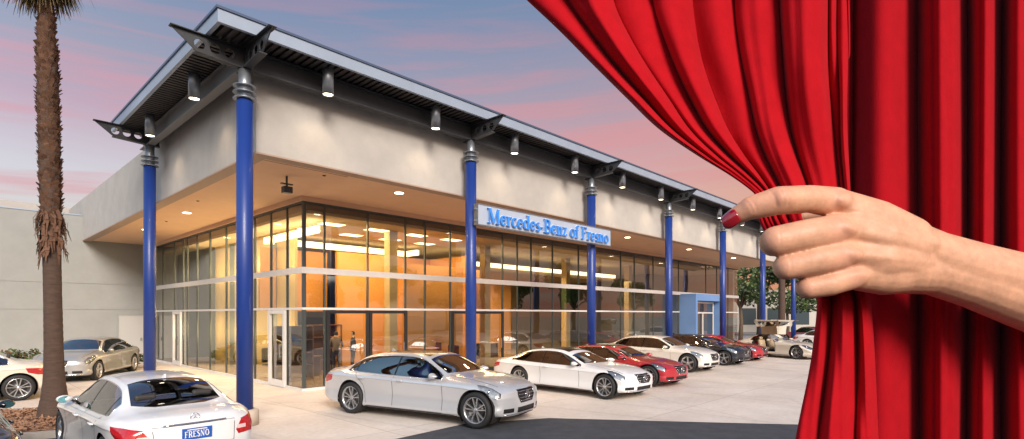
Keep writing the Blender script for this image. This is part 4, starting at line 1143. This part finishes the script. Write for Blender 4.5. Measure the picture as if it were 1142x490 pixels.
for i, (x, y, w_, h_, lb) in enumerate([(-20.6, 20.2, .9, .85, 'small leafy bush under the wall, first from the frame edge'), (-19.4, 21.4, .9, .95, 'small reddish bush under the wall behind the white car tail'), (-18.0, 22.4, .9, .9, 'small dark bush under the wall beside the palm trunk'), (-16.6, 23.6, .7, .75, 'low bush under the wall behind the beige sedan')]):
    bush((x, y, 0), w_, w_*.7, h_, lb, [M_LEAF, M_LEAF2, M_LEAF3], 1100, .075)
# mulch bed
mb = MB(); bed = [(-13.6, 10.4), (-12.6, 12.2), (-11.0, 12.75), (-9.85, 12.7), (-8.75, 11.6), (-8.6, 10.3), (-10.2, 9.5), (-12.2, 9.5)]
M_MUL = mat('bark_mulch', (.20, .105, .06), .95, noise=.5, nscale=14, bump=1, bscale=60)
mb.prism(bed, 2, .0, .11); tag(mb.build('planting_bed', M_MUL), kind='structure')
mb = MB()
cen = Vector((-10.9, 11.1))
out = [((Vector(p)-cen)*1.09+cen) for p in bed]; inn = [((Vector(p)-cen)*1.002+cen) for p in bed]
n = len(bed)
for i in range(n):
    j = (i+1) % n; q = [(out[i].x, out[i].y), (out[j].x, out[j].y), (inn[j].x, inn[j].y), (inn[i].x, inn[i].y)]
    mb.quad(*[(a, b, .125) for a, b in q]); mb.quad((*q[0], 0), (*q[1], 0), (*q[1], .125), (*q[0], .125)); mb.quad((*q[3], 0), (*q[2], 0), (*q[2], .125), (*q[3], .125))
tag(mb.build('kerb', mat('kerb_concrete', (.40, .36, .32), .85, noise=.15)), kind='structure')
mb = MB(); r0 = random.Random(5)
for _ in range(2600):
    a = r0.uniform(0, 6.28); q = math.sqrt(r0.random())*.95; i = int(a/6.2832*n)
    t = r0.random(); e = Vector(bed[i]).lerp(Vector(bed[(i+1) % n]), t); p = cen.lerp(e, q)
    dv = Vector((r0.gauss(0, 1), r0.gauss(0, 1), r0.gauss(0, .35))).normalized()*r0.uniform(.02, .07); w2 = dv.orthogonal().normalized()*.012
    c = Vector((p.x, p.y, .12+r0.random()*.03)); mb.bm.faces.new([mb.bm.verts.new(c-dv-w2), mb.bm.verts.new(c+dv-w2), mb.bm.verts.new(c+dv+w2), mb.bm.verts.new(c-dv+w2)])
tag(mb.build('mulch_chips', mat('mulch_chip', (.27, .145, .085), .9, noise=.5, nscale=3), recalc=False), 'loose reddish bark mulch around the palm trunk', 'mulch', kind='stuff')

def palm(loc, prof, label, group=None, fr=26, frond=2.6, rough_from=None, seed=1, lean=(0, 0), stubs=900, skirt=60, rag=None, floor_el=115):
    """prof: (z, radius)"""
    o = empty('palm_tree', loc, 0, label, 'palm tree', group); r0 = random.Random(seed)
    fp = pchip([p[0] for p in prof], [p[1] for p in prof]); zt = prof[-1][0]
    bm = bmesh.new(); rows = []; nz_ = 150; nn_ = 28
    ax = lambda z: Vector((lean[0]*(z/zt)**1.3, lean[1]*(z/zt)**1.3, z))
    for i in range(nz_+1):
        z = zt*i/nz_; row = []
        for k in range(nn_):
            a = 2*PI*k/nn_; rr = float(fp(z))
            rough = rough_from and z > rough_from
            rr *= 1+(r0.uniform(-.10, .13) if rough else .012*math.sin(z*42+.6*math.sin(a*2))+r0.uniform(-.015, .015))
            row.append(bm.verts.new(ax(z)+Vector((rr*math.cos(a), rr*math.sin(a), 0))))
        rows.append(row)
    for a_, b_ in zip(rows, rows[1:]):
        for k in range(nn_): bm.faces.new((a_[k], a_[(k+1) % nn_], b_[(k+1) % nn_], b_[k])).smooth = True
    mb = MB(); mb.bm.free(); mb.bm = bm; mb.build('trunk', M_PTR, o)
    if stubs:                                     # old leaf bases
        mb = MB()
        for _ in range(stubs):
            z = r0.uniform(rough_from, zt*.985); a = r0.uniform(0, 6.28); rr = float(fp(z))
            u = Vector((math.cos(a), math.sin(a), 0)); t = Vector((-u.y, u.x, 0)); c = ax(z)+u*rr*.93
            ln = r0.uniform(.04, .11); up = Vector((0, 0, r0.uniform(.35, 1.0)))
            w1 = t*r0.uniform(.03, .06); w2 = w1*r0.uniform(.3, .8)+t*r0.uniform(-.02, .02); tip = c+(u*.8+up).normalized()*ln
            th = u*.025
            v = [mb.bm.verts.new(q) for q in (c-w1-Vector((0, 0, .05)), c+w1-Vector((0, 0, .05)), tip+w2, tip-w2, c-w1+th, c+w1+th)]
            mb.bm.faces.new((v[0], v[1], v[2], v[3])).material_index = 0; mb.bm.faces.new((v[4], v[5], v[2], v[3])).material_index = 0; mb.bm.faces.new((v[0], v[1], v[5], v[4])); 
        mb.build('leaf_bases', M_STUB, o, recalc=False)
    if rag:                                       # ragged boots hanging at the foot of the rough part
        mb = MB()
        for _ in range(150):
            z = rag+r0.uniform(-.1, .75); a = r0.uniform(0, 6.28); rr = float(fp(z))*r0.uniform(1.0, 1.18)
            u = Vector((math.cos(a), math.sin(a), 0)); t = Vector((-u.y, u.x, 0)); c = ax(z)+u*rr; l_ = r0.uniform(.15, .5); w1 = t*r0.uniform(.012, .045)
            out_ = u*r0.uniform(.0, .10)+t*r0.uniform(-.12, .12)
            p0, p1, p2 = c, c-Vector((0, 0, l_*.5))+out_, c-Vector((0, 0, l_))+out_*r0.uniform(.3, 1.4)
            for (q0, q1, k0, k1) in ((p0, p1, 1, .8), (p1, p2, .8, .25)):
                mb.quad(q0-w1*k0, q0+w1*k0, q1+w1*k1+u*.02, q1-w1*k1+u*.02)
        mb.build('ragged_boots', M_STUB, o, recalc=False)
    def fan(mb, base, dirv, L_, droop, spread, nb, width):
        d = dirv.normalized(); side_ = d.cross(Vector((0, 0, 1))); side_ = side_.normalized() if side_.length > .05 else Vector((1, 0, 0)); up = side_.cross(d)
        hub = base+d*L_*.45
        mb.cone(base, hub, .022, .012, 4)
        for k in range(nb):
            t = (k/(nb-1)-.5)*2*spread; e = d*math.cos(t)+side_*math.sin(t)
            ll = L_*.62*(.75+.25*math.cos(t)); w_ = side_*math.cos(t)*width-d*math.sin(t)*width
            p0 = hub; p1 = hub+e*ll*.55+Vector((0, 0, -droop*.10)); p2 = hub+e*ll+Vector((0, 0, -droop*r0.uniform(.35, .8)))
            mb.quad(p0-w_*.2, p0+w_*.2, p1+w_, p1-w_); mb.quad(p1-w_, p1+w_, p2+w_*.1, p2-w_*.1)
    top = ax(zt)
    mb = MB()
    for k in range(fr):
        a = 2.4*k; el_ = R(80-floor_el*k/fr); dirv = Vector((math.cos(a)*math.cos(el_), math.sin(a)*math.cos(el_), math.sin(el_)))
        fan(mb, top+Vector((0, 0, .15)), dirv, frond, 1.0, R(62), 16, .035)
    mb.build('crown', M_LEAF2 if seed != 1 else [M_LEAF2], o, recalc=False)
    if skirt:
        mb = MB()
        for k in range(skirt):
            a = r0.uniform(0, 6.28); el_ = R(r0.uniform(-84, -50)); dirv = Vector((math.cos(a)*math.cos(el_), math.sin(a)*math.cos(el_), math.sin(el_)))
            fan(mb, top+Vector((0, 0, -.02)), dirv, frond*r0.uniform(.3, .62), .5, R(34), 10, .025)
        mb.build('dead_fronds', M_STRAW, o, recalc=False)
    return o
M_PTR = mat('palm_trunk', (.085, .052, .038), .9, noise=.35, nscale=5, bump=.9, bscale=22, stretch=(1, 1, 6))
M_STUB = mat('palm_stub', (.13, .065, .038), .9, noise=.5, nscale=5); M_STRAW = mat('palm_straw', (.24, .19, .10), .9, noise=.3, nscale=4)
u_ = .0194
prof = [(0, .31), (.15, .285), (.5, .225), (.95, .185), (1.6, .17), (3.0, .16), (3.9, .165), (4.1, .165), (4.6, .175), (6.8, .175), (7.9, .165), (8.6, .12), (9.6, .115), (10.5, .11)]
palm((-9.96, 11.85, .10), prof, 'tall palm with rough shaggy upper trunk rising from the mulch bed', rough_from=4.0, lean=(-.24, 0), rag=3.75, stubs=1700, skirt=150, frond=2.3, floor_el=35)
prof2 = [(0, .36), (.6, .30), (3, .27), (10, .24), (11, .20)]
G_P = 'palms beyond the end of the showroom'
for i, (x, y, h_, lb) in enumerate([(23.3, 47.0, 12.5, 'tall palm trunk just past the last visible blue column'), (30.0, 50.5, 11.0, 'palm trunk between the last two blue columns and the red curtain'), (27.3, 60.0, 13.0, 'distant thin palm beyond the far parked cars')]):
    palm((x, y, 0), [(z*h_/11, r) for z, r in prof2], lb, G_P, seed=2+i, stubs=0, skirt=30, rough_from=None)

def tree(name, loc, h, cr, label, group, seed, m_, n=2600, sz=.26, first={}):
    o = empty(name, loc, 0, label, 'tree', group); r0 = random.Random(seed)
    mb = MB(); th = h*.38
    mb.tube([(0, 0, 0), (.08, .03, th*.5), (0, .06, th)], [h*.028, h*.021, h*.017], 8)
    cs = []
    for k in range(11):
        a = 2.4*k+r0.uniform(-.3, .3); q = cr*r0.uniform(.25, .85); z = th+(h-th)*r0.uniform(.15, .88)
        q *= math.sin(PI*min(1, max(.15, (z-th)/(h-th)*.8+.15)))**.5
        p = Vector((q*math.cos(a), q*math.sin(a), z)); mid = Vector((p.x*.45, p.y*.45, th+(z-th)*.45))
        mb.tube([(0, .06, th*.9), mid, p], [h*.012, h*.008, h*.003], 5)
        rr = cr*r0.uniform(.26, .42); cs.append((p, (rr, rr, rr*.75)))
    mb.build('trunk', M_BARK, o)
    mb = MB(); leaf_cloud(mb, cs, n, sz, r0, len(m_)); mb.build('crown', m_, o, recalc=False)
    return o
M_LF4 = mat('leaf_bright', (.08, .125, .04), .6, noise=.3, nscale=2)
G_T = 'leafy trees beyond the end of the showroom'
k = 0
for (x, y, h_, c_, lb) in [(21.0, 50, 8.5, 3.6, 'pale green tree behind the tall palm trunk'), (25.8, 51, 7.0, 3.6, 'round bright green tree between two far palm trunks'), (30.5, 52, 8.5, 4.2, 'broad green tree nearest the curtain beyond the cars'), (24, 66, 11, 4.5, 'tall dark tree at the back of the far lot'), (37, 62, 9, 4, 'dark green tree beside the far pale building')]:
    tree('leafy_tree', (x, y, 0), h_, c_, lb, G_T, 20+k, [M_LEAF2, M_LF4, M_LEAF], 3200, .24); k += 1
# the far side of the lots: trees across the streets (they also show as reflections in the glass)
base = tree('street_tree', (44, -8, 0), 9, 4, 'street tree across the road, mirrored in the showroom glass', 'trees across the roads', 50, [M_LEAF, M_LEAF2], 3600, .30)
base2 = palm((40, -2, 0), [(z*10/11, r) for z, r in prof2], 'tall street palm across the road, mirrored in the showroom glass', 'palms across the roads', seed=9, stubs=0, skirt=30)
spots = [(47, 2), (50, 9), (53, 17), (56, 26), (60, 36), (66, 47), (-46, -4), (-50, 4), (-52, 12), (-40, -12), (25, -30), (8, -36), (-12, -34), (-28, -26)]
for i, (x, y) in enumerate(spots):
    c = copy_tree(base); c.location = (x, y, 0); c.rotation_euler.z = i*1.3; sc_ = (.8+.35*((i*37) % 10)/10); c.scale = (sc_, sc_, sc_)
for i, (x, y) in enumerate([(43, 8), (47, 22), (52, 33), (41, -12), (-42, 2), (-36, -8), (12, -28)]):
    c = copy_tree(base2); c.location = (x, y, 0); c.rotation_euler.z = i
# far buildings at the end of the street
fb_ = empty('far_building', (27, 72, 0), R(10), 'pale low building beyond the far trees', 'building')
MB().box(-14, 16, 0, 8, 0, 5.2).build('wall', mat('far_wall', (.45, .42, .38), .8, noise=.1), fb_)
MB().box(-14.4, 16.4, -.4, 8.4, 5.2, 5.6).build('roof', M_STUC2, fb_)
for k in range(7): MB().box(-12.5+4*k, -10.2+4*k, -.05, -.01, 1.0, 3.2).build('window', mat('far_glass', (.04, .06, .07), .15), fb_)
# people inside
def person(loc, rz, label, shirt, trousers, hairc):
    """small standing figure grown from a skeleton"""
    J = {'hip': (0, 0, .95), 'chest': (0, 0, 1.28), 'neck': (0, .0, 1.46), 'head': (.01, 0, 1.60), 'crown': (.01, 0, 1.68),
         'lk': (.03, .10, .50), 'la': (0, .11, .09), 'lt': (.15, .12, .03), 'rk': (.03, -.10, .50), 'ra': (-.03, -.11, .09), 'rt': (.12, -.12, .03), 'lh': (0, .09, .90), 'rh': (0, -.09, .90),
         'ls': (0, .17, 1.38), 'le': (-.02, .24, 1.12), 'lw': (.14, .22, .95), 'rs': (0, -.17, 1.38), 're': (.02, -.24, 1.12), 'rw': (.2, -.18, 1.08)}
    Ed = [('hip', 'chest'), ('chest', 'neck'), ('neck', 'head'), ('head', 'crown'), ('hip', 'lh'), ('lh', 'lk'), ('lk', 'la'), ('la', 'lt'), ('hip', 'rh'), ('rh', 'rk'), ('rk', 'ra'), ('ra', 'rt'), ('chest', 'ls'), ('ls', 'le'), ('le', 'lw'), ('chest', 'rs'), ('rs', 're'), ('re', 'rw')]
    Rd = dict(hip=.13, chest=.14, neck=.055, head=.095, crown=.07, lh=.09, rh=.09, lk=.06, rk=.06, la=.045, ra=.045, lt=.03, rt=.03, ls=.06, rs=.06, le=.042, re=.042, lw=.03, rw=.03)
    ks = list(J); me = bpy.data.meshes.new('person'); me.from_pydata([J[k] for k in ks], [(ks.index(a), ks.index(b)) for a, b in Ed], [])
    o = bpy.data.objects.new('person', me); C.objects.link(o)
    sk = o.modifiers.new('skin', 'SKIN'); o.modifiers.new('sub', 'SUBSURF').levels = 1; o.modifiers['sub'].render_levels = 1
    for i, k in enumerate(ks): me.skin_vertices[0].data[i].radius = (Rd[k], Rd[k]); me.skin_vertices[0].data[i].use_root = k == 'hip'
    dg = bpy.context.evaluated_depsgraph_get(); m2 = bpy.data.meshes.new_from_object(o.evaluated_get(dg)); o.modifiers.clear(); o.data = m2
    for q in (mat('skin_far', (.5, .3, .2), .6), shirt, trousers, hairc): m2.materials.append(q)
    for f in m2.polygons:
        z = f.center.z; f.use_smooth = True
        f.material_index = 2 if z < .95 and z > .08 else (3 if z <= .08 or (z > 1.62 or (z > 1.52 and f.center.x < -.01)) else (1 if z < 1.44 and not (f.center.x > .1 and z > .8) else 0))
    o.location = loc; o.rotation_euler.z = rz
    tag(o, label, 'person')
sh1 = mat('shirt_pale', (.16, .12, .09), .8); sh2 = mat('suit_dark', (.02, .02, .025), .8)
person(W(5.9, 7.0, .012), ANG+1, 'standing person in a brown shirt inside behind the black framed doors', sh1, sh2, sh2)
person(W(6.5, 6.8, .012), ANG+2.5, 'standing person in dark clothes inside behind the black framed doors', sh2, sh2, sh2)
# ------------------------------------------------------------------ curtains and the hand that draws them
def pt(px, py, d):                       # a point of the hand or cloth, d metres ahead of the photographer
    return Vector(((px-571)*d/607, d, EYE+(351.5-py)*d/607))
def velvet(nm, col):
    m = mat(nm, col, .85, sheen=.12, noise=.1, nscale=60, spec=.06)
    nt = m.node_tree; N = nt.nodes; L = nt.links; p = N['Principled BSDF']
    tc = [n for n in N if n.type == 'TEX_COORD'][0]
    mp = N.new('ShaderNodeMapping'); mp.inputs['Scale'].default_value = (1, 1, .25); L.new(tc.outputs['Object'], mp.inputs[0])
    n = N.new('ShaderNodeTexNoise'); n.inputs['Scale'].default_value = 1500; n.inputs['Detail'].default_value = 2; L.new(mp.outputs[0], n.inputs['Vector'])
    n3 = N.new('ShaderNodeTexNoise'); n3.inputs['Scale'].default_value = 40; n3.inputs['Detail'].default_value = 4; L.new(mp.outputs[0], n3.inputs['Vector'])
    b = N.new('ShaderNodeBump'); b.inputs['Strength'].default_value = .25; b.inputs['Distance'].default_value = .0006; L.new(n.outputs['Fac'], b.inputs['Height'])
    b2 = N.new('ShaderNodeBump'); b2.inputs['Strength'].default_value = .45; b2.inputs['Distance'].default_value = .004; L.new(n3.outputs['Fac'], b2.inputs['Height'])
    L.new(b2.outputs[0], b.inputs['Normal']); L.new(b.outputs[0], p.inputs['Normal'])
    return m
M_VEL = velvet('red_velvet', (.39, .006, .012)); M_VEL2 = velvet('crimson_velvet', (.34, .005, .011))
# front panel: columns of the grid are lines of cloth; KX their place at the top edge, GX at the grip
ytop = -260
le = pchip([-260, 0, 36, 67, 110, 144, 175, 197, 218, 245, 290, 335, 389, 490, 900, 3100], [318, 587, 625, 656, 701, 737, 782, 818, 846, 866, 895, 911, 906, 887, 830, 700])
KX = [587, 632, 685, 728, 772, 820, 869, 923, 934, 945]
GX = [843, 847, 852, 857, 862, 874, 903, 938, 943, 948]
NF = len(KX)-1
right = pchip([-260, 0, 200, 245, 290, 335, 490, 900, 3100], [925, 942, 946, 950, 960, 971, 980, 1000, 1060])
BX = [0, .13, .26, .38, .50, .60, .70, .82, .90, 1]
def colx(u, y):
    """u in 0..NF"""
    top = np.interp(u, range(NF+1), KX); gr = np.interp(u, range(NF+1), GX); L0 = float(le(min(y, 218)))
    s_ = (L0-587)/(846-587)
    if y <= 218:
        k = u/NF; pw = 1+1.1*k
        sx = s_ if s_ <= 0 else s_**pw
        if y < 0:  return top+(gr-top)*s_*(1-.1*k)
        return top+(gr-top)*sx
    t = smooth01((y-218)/117.0); b0, b1 = float(le(y)), float(right(y)); bot = b0+(b1-b0)*np.interp(u, range(NF+1), BX)
    return gr*(1-t)+bot*t
D0 = .505
def fold_top(u):
    k = int(min(u, NF-1e-6)); f = u-k
    A = [.9, 1.15, .55, 1.2, 1.0, 1.25, 1.5, .6, .5][k]; E_ = [.55, .8, 1.0, .6, .85, .6, .5, .7, .7][k]
    return A*(math.sin(PI*f**[1, 1.2, .8, 1, 1.25, .85, 1, 1, 1][k])**E_)+.5*math.sin(.9*u+.5)+(.16*math.sin(PI*f*3)**2 if k in (1, 5, 6) else 0)
def fold_bot(u):
    v = float(np.interp(u, range(NF+1), BX)); kn = [0, .27, .72, 1]
    for k in range(3):
        if v <= kn[k+1] or k == 2:
            f = min(1, max(0, (v-kn[k])/(kn[k+1]-kn[k]))); return [1, 1.5, 1.2][k]*(math.sin(PI*f)**.6)
rows = list(np.linspace(ytop, 490, 150))+list(np.linspace(510, 3080, 60)); NU = 220
verts = []; faces = []
us = []
for k in range(NF):
    for j in range(20): us.append(k+ (1-math.cos(PI*j/20))/2)
us.append(NF)
for y in rows:
    t = float(smooth01((y-225)/90.0))
    wd_top = abs(colx(NF, y)-colx(0, y))
    amp = min(.020, .0115+wd_top*.00003) if y < 225 else .013
    for u in us:
        x = colx(u, y)
        d = D0-(1-t)*amp*fold_top(u)*(.78+.30*math.sin(y*.011+2.3*int(u)))-t*.013*fold_bot(u)
        # slow waviness of each fold and the pull towards the grip
        d += .0022*math.sin(u*1.7+y*.013)+.0012*math.sin(u*4.1-y*.031)
        pull = math.exp(-((y-262)/70)**2); d -= .008*pull
        if y < 218: x += .9*math.sin(y*.035+u*2.1)*(1-abs(y-100)/400)
        verts.append(pt(x, y, max(d, .455)))
nu = len(us)
for i in range(len(rows)-1):
    for j in range(nu-1): faces.append((i*nu+j, i*nu+j+1, (i+1)*nu+j+1, (i+1)*nu+j))
def cloth(name, verts, faces, thick, label, cat, mm=None):
    me = bpy.data.meshes.new(name); me.from_pydata([tuple(v) for v in verts], [], faces)
    for f in me.polygons: f.use_smooth = True
    me.materials.append(mm or M_VEL); o = bpy.data.objects.new(name, me); C.objects.link(o)
    so_ = o.modifiers.new('thickness', 'SOLIDIFY'); so_.thickness = thick; so_.offset = 1
    return tag(o, label, cat)
cloth('curtain', verts, faces, .0016, 'bright red velvet curtain gathered and pulled aside by the hand', 'curtain')
# rear panel hanging straight
cre = [936, 951, 1024, 1078, 1117, 1160, 1214, 1262, 1320, 1368, 1420, 1480, 1530]
verts = []; faces = []; fr_u = []
for k in range(len(cre)-1):
    for j in range(26): fr_u.append(k+(1-math.cos(PI*j/26))/2)
fr_u.append(len(cre)-1)
def rear_f(u):
    k = int(min(u, len(cre)-1-1e-6)); f = u-k
    A = .2 if k == 0 else .82 if k == 1 else [1.0, 1.1, 1.0, .9][k % 4]
    b = math.sin(PI*f)**.78
    if k in (2, 6, 9): b -= .10*math.exp(-((f-.33)/.05)**2)+.12*math.exp(-((f-.62)/.06)**2)
    elif k in (3, 7): b -= .09*math.exp(-((f-.38)/.06)**2)
    else: b -= .06*math.exp(-((f-.7)/.06)**2)
    return A*b
rows2 = list(np.linspace(-260, 520, 60))+list(np.linspace(560, 2600, 40))
for y in rows2:
    for u in fr_u:
        x = float(np.interp(u, range(len(cre)), cre))
        x += 1.2*math.sin(u*2.3+y*.006)+(y-0)*.0*u
        d = .562-.050*rear_f(u)+.003*math.sin(u*1.3+y*.008)
        verts.append(pt(x, y, d))
nu = len(fr_u)
for i in range(len(rows2)-1):
    for j in range(nu-1): faces.append((i*nu+j, i*nu+j+1, (i+1)*nu+j+1, (i+1)*nu+j))
cloth('curtain', verts, faces, .0016, 'dark red velvet curtain hanging straight in deep vertical folds behind the forearm', 'curtain', M_VEL2)

# hand: one skin surface from many tapered capsules, voxel-remeshed
cap = MB()
def capsule(p, q, r0, r1, n=20, m=7):
    p, q = Vector(p), Vector(q); d = (q-p); Ln = d.length; d = d.normalized() if Ln > 1e-6 else Vector((1, 0, 0)); u = d.orthogonal().normalized(); v = d.cross(u)
    rings = []
    pr = [(-r0*math.cos(PI/2*i/m), r0*math.sin(PI/2*i/m)) for i in range(1, m+1)]+[(Ln+r1*math.sin(PI/2*i/m), r1*math.cos(PI/2*i/m)) for i in range(0, m)]
    for h, r in pr: rings.append([cap.bm.verts.new(p+d*h+(u*math.cos(2*PI*k/n)+v*math.sin(2*PI*k/n))*r) for k in range(n)])
    for a, b in zip(rings, rings[1:]):
        for k in range(n): cap.bm.faces.new((a[k], a[(k+1) % n], b[(k+1) % n], b[k]))
    cap.bm.faces.new(rings[0][::-1]); cap.bm.faces.new(rings[-1])
def chain(js, rs):
    P = [pt(*j) for j in js]
    for i in range(len(P)-1): capsule(P[i], P[i+1], rs[i]*U, rs[i+1]*U)
U = .44/607                              # metres per photo pixel at the hand
#        (px, py, depth)
chain([(948, 236, .452), (931, 226, .442), (903, 222, .434), (868, 224, .430), (838, 232, .436), (817, 243, .444)], [17, 17, 15, 15.5, 13.0, 9.2])     # index
chain([(955, 262, .446), (935, 257, .434), (900, 262, .428), (865, 269, .430), (862, 272, .450), (880, 274, .482), (902, 273, .488)], [19, 18, 17, 16.2, 14.5, 13, 11])   # middle
chain([(960, 286, .446), (940, 284, .434), (908, 291, .429), (877, 298, .432), (876, 299, .450), (892, 300, .480), (914, 300, .486)], [18, 17, 15.5, 14.2, 13, 12, 10])    # ring
chain([(970, 306, .450), (950, 307, .439), (925, 317, .434), (901, 321, .436), (900, 322, .452), (914, 322, .478), (930, 322, .484)], [17, 16, 13.2, 12.4, 11.5, 11, 9])   # little
chain([(992, 262, .458), (962, 238, .470), (935, 232, .478), (905, 240, .490), (890, 246, .494)], [17, 17, 14, 13, 10])                                   # thumb, behind the cloth
# back of the hand
chain([(938, 232, .444), (975, 248, .448), (1012, 266, .452)], [20, 25, 25])
chain([(945, 256, .440), (980, 266, .444), (1015, 276, .450)], [21, 25, 26])
chain([(948, 284, .440), (980, 288, .444), (1015, 292, .452)], [20, 25, 26])
chain([(958, 306, .445), (985, 306, .450), (1015, 302, .456)], [19, 24, 26])
# wrist and forearm
chain([(1005, 271, .453), (1040, 286, .456), (1085, 301, .460), (1142, 318, .466), (1230, 342, .478), (1330, 365, .490)], [28, 29, 32, 36, 43, 50])
chain([(1005, 300, .455), (1040, 302, .458), (1085, 314, .462), (1142, 334, .468), (1230, 362, .480), (1330, 390, .492)], [29, 28, 31, 35, 43, 50])
chain([(1330, 380, .492), (1440, 420, .50), (1560, 470, .45), (1700, 520, .36), (1850, 560, .27)], [52, 50, 50, 58, 64])
# knuckles and tendons
for j, r_ in (((932, 224, .4345), 11.2), ((935, 255, .4275), 11.6), ((942, 284, .4285), 11.2), ((951, 308, .4345), 10.2), ((870, 222, .4265), 12.6), ((1026, 272, .4400), 13)):
    capsule(pt(*j), pt(j[0]+7, j[1]+1, j[2]+.001), r_*U, r_*U)
me = bpy.data.meshes.new('person'); cap.bm.to_mesh(me); cap.bm.free()
o = bpy.data.objects.new('person', me); C.objects.link(o)
rm = o.modifiers.new('remesh', 'REMESH'); rm.mode = 'VOXEL'; rm.voxel_size = .0011; rm.use_smooth_shade = True
cs_ = o.modifiers.new('smooth', 'SMOOTH'); cs_.factor = .5; cs_.iterations = 9
dg = bpy.context.evaluated_depsgraph_get(); m2 = bpy.data.meshes.new_from_object(o.evaluated_get(dg)); o.modifiers.clear(); o.data = m2; bpy.data.meshes.remove(me)
for f in m2.polygons: f.use_smooth = True
# creases: little grooves across the joints, tendon ridges on the back of the hand
co_ = np.empty(len(m2.vertices)*3); m2.vertices.foreach_get('co', co_); co_ = co_.reshape(-1, 3)
no_ = np.empty(len(m2.vertices)*3); m2.vertices.foreach_get('normal', no_); no_ = no_.reshape(-1, 3)
dx = np.zeros(len(co_))
facing = np.clip(-no_[:, 1]*1.3, 0, 1)
def sdist(a, b):
    a, b = np.array(pt(*a)), np.array(pt(*b)); ab = b-a; t = np.clip(((co_-a)@ab)/(ab@ab), 0, 1); return np.linalg.norm((co_-(a+t[:, None]*ab))[:, [0, 2]], axis=1), t
for a, b, amp, wid in (((934, 224, .43), (1005, 262, .43), .0009, .0035), ((937, 256, .43), (1008, 274, .43), .0009, .0032), ((944, 285, .43), (1008, 290, .43), .0008, .0032), ((953, 307, .43), (1010, 302, .43), .0006, .003)):
    d_, t = sdist(a, b); dx += amp*np.exp(-(d_/wid)**2)*(1-t*.7)*facing
for a, b in (((940, 240, .43), (985, 258, .43)), ((942, 271, .43), (985, 280, .43)), ((950, 297, .43), (985, 297, .43))):   # hollows between tendons
    d_, t = sdist(a, b); dx -= .0011*np.exp(-(d_/.004)**2)*(1-t*.6)*facing
for cx0, cy0, ang_, ln in ((868, 218, 80, 12), (874, 218, 84, 12), (861, 221, 76, 10), (838, 228, 66, 9), (842, 227, 66, 9), (866, 268, 88, 10), (880, 297, 86, 9)):   # joint wrinkles
    ca, sa = math.cos(R(ang_)), math.sin(R(ang_)); d_, t = sdist((cx0-ca*ln, cy0-sa*ln, .425), (cx0+ca*ln, cy0+sa*ln, .425)); dx -= .00032*np.exp(-(d_/.0007)**2)*facing
for a, b in (((1026, 262, .44), (1032, 300, .44)), ((1032, 270, .44), (1037, 318, .44))):    # wrist creases
    d_, t = sdist(a, b); dx -= .0004*np.exp(-(d_/.0016)**2)*facing
co_ += no_*dx[:, None]
m2.vertices.foreach_set('co', co_.ravel()); m2.update()
sk_ = mat('skin', (.60, .325, .205), .5, noise=.2, nscale=85, bump=.045, bscale=420, sss=.25, spec=.4)
# redder knuckles: real colour of the skin, by distance from the joints
nt = sk_.node_tree; N = nt.nodes; L = nt.links; p_ = N['Principled BSDF']; mixn = [n for n in N if n.type == 'MIX'][0]
va = N.new('ShaderNodeVertexColor'); va.layer_name = 'flush'
mm_ = N.new('ShaderNodeMix'); mm_.data_type = 'RGBA'; L.new(va.outputs[0], mm_.inputs[0]); L.new(mixn.outputs[2], mm_.inputs[6]); mm_.inputs[7].default_value = (.64, .29, .21, 1); L.new(mm_.outputs[2], p_.inputs['Base Color'])
fl = np.zeros(len(co_))
for j in ((932, 222, .43), (936, 256, .42), (943, 285, .42), (952, 308, .43), (870, 221, .42), (838, 230, .43), (858, 268, .42), (872, 298, .42), (898, 321, .43)):
    q = np.array(pt(*j)); fl += .42*np.exp(-(np.linalg.norm(co_-q, axis=1)/.010)**2)
ca_ = m2.color_attributes.new('flush', 'FLOAT_COLOR', 'POINT'); fl = np.clip(fl, 0, 1)
ca_.data.foreach_set('color', np.stack([fl, fl, fl, np.ones_like(fl)], 1).ravel().astype(np.float32))
m2.materials.clear(); m2.materials.append(sk_)
tag(o, 'bare forearm and hand reaching in to grip the red curtain, index nail painted red', 'person')
# nail on the index finger: curved plate at the tip
mb = MB(); a0, a1 = pt(822, 238, .4330), pt(804.5, 249, .4385)
dv = (a1-a0); Ln = dv.length; dv.normalize(); nrm_ = Vector((-.20, -.93, .30)); nrm_ = (nrm_-dv*nrm_.dot(dv)).normalized(); sv = dv.cross(nrm_)
g = []
for i in range(13):
    t = i/12; wdt = .0068*(1-(abs(t-.45)/.62)**2.6)**.5 if abs(t-.45) < .62 else .001
    row = []
    for k in range(11):
        s2 = (k/10-.5)*2; row.append(mb.bm.verts.new(a0+dv*Ln*t+sv*wdt*s2+nrm_*(.0006-.0042*s2*s2*(wdt/.0068)-.0035*t*t)))
    g.append(row)
for i in range(12):
    for k in range(10): mb.bm.faces.new((g[i][k], g[i][k+1], g[i+1][k+1], g[i+1][k])).smooth = True
nl = mb.build('fingernail', mat('nail_varnish', (.30, .004, .012), .12, coat=1), o, recalc=True)
sm_ = nl.modifiers.new('thickness', 'SOLIDIFY'); sm_.thickness = .0012; sm_.offset = -1
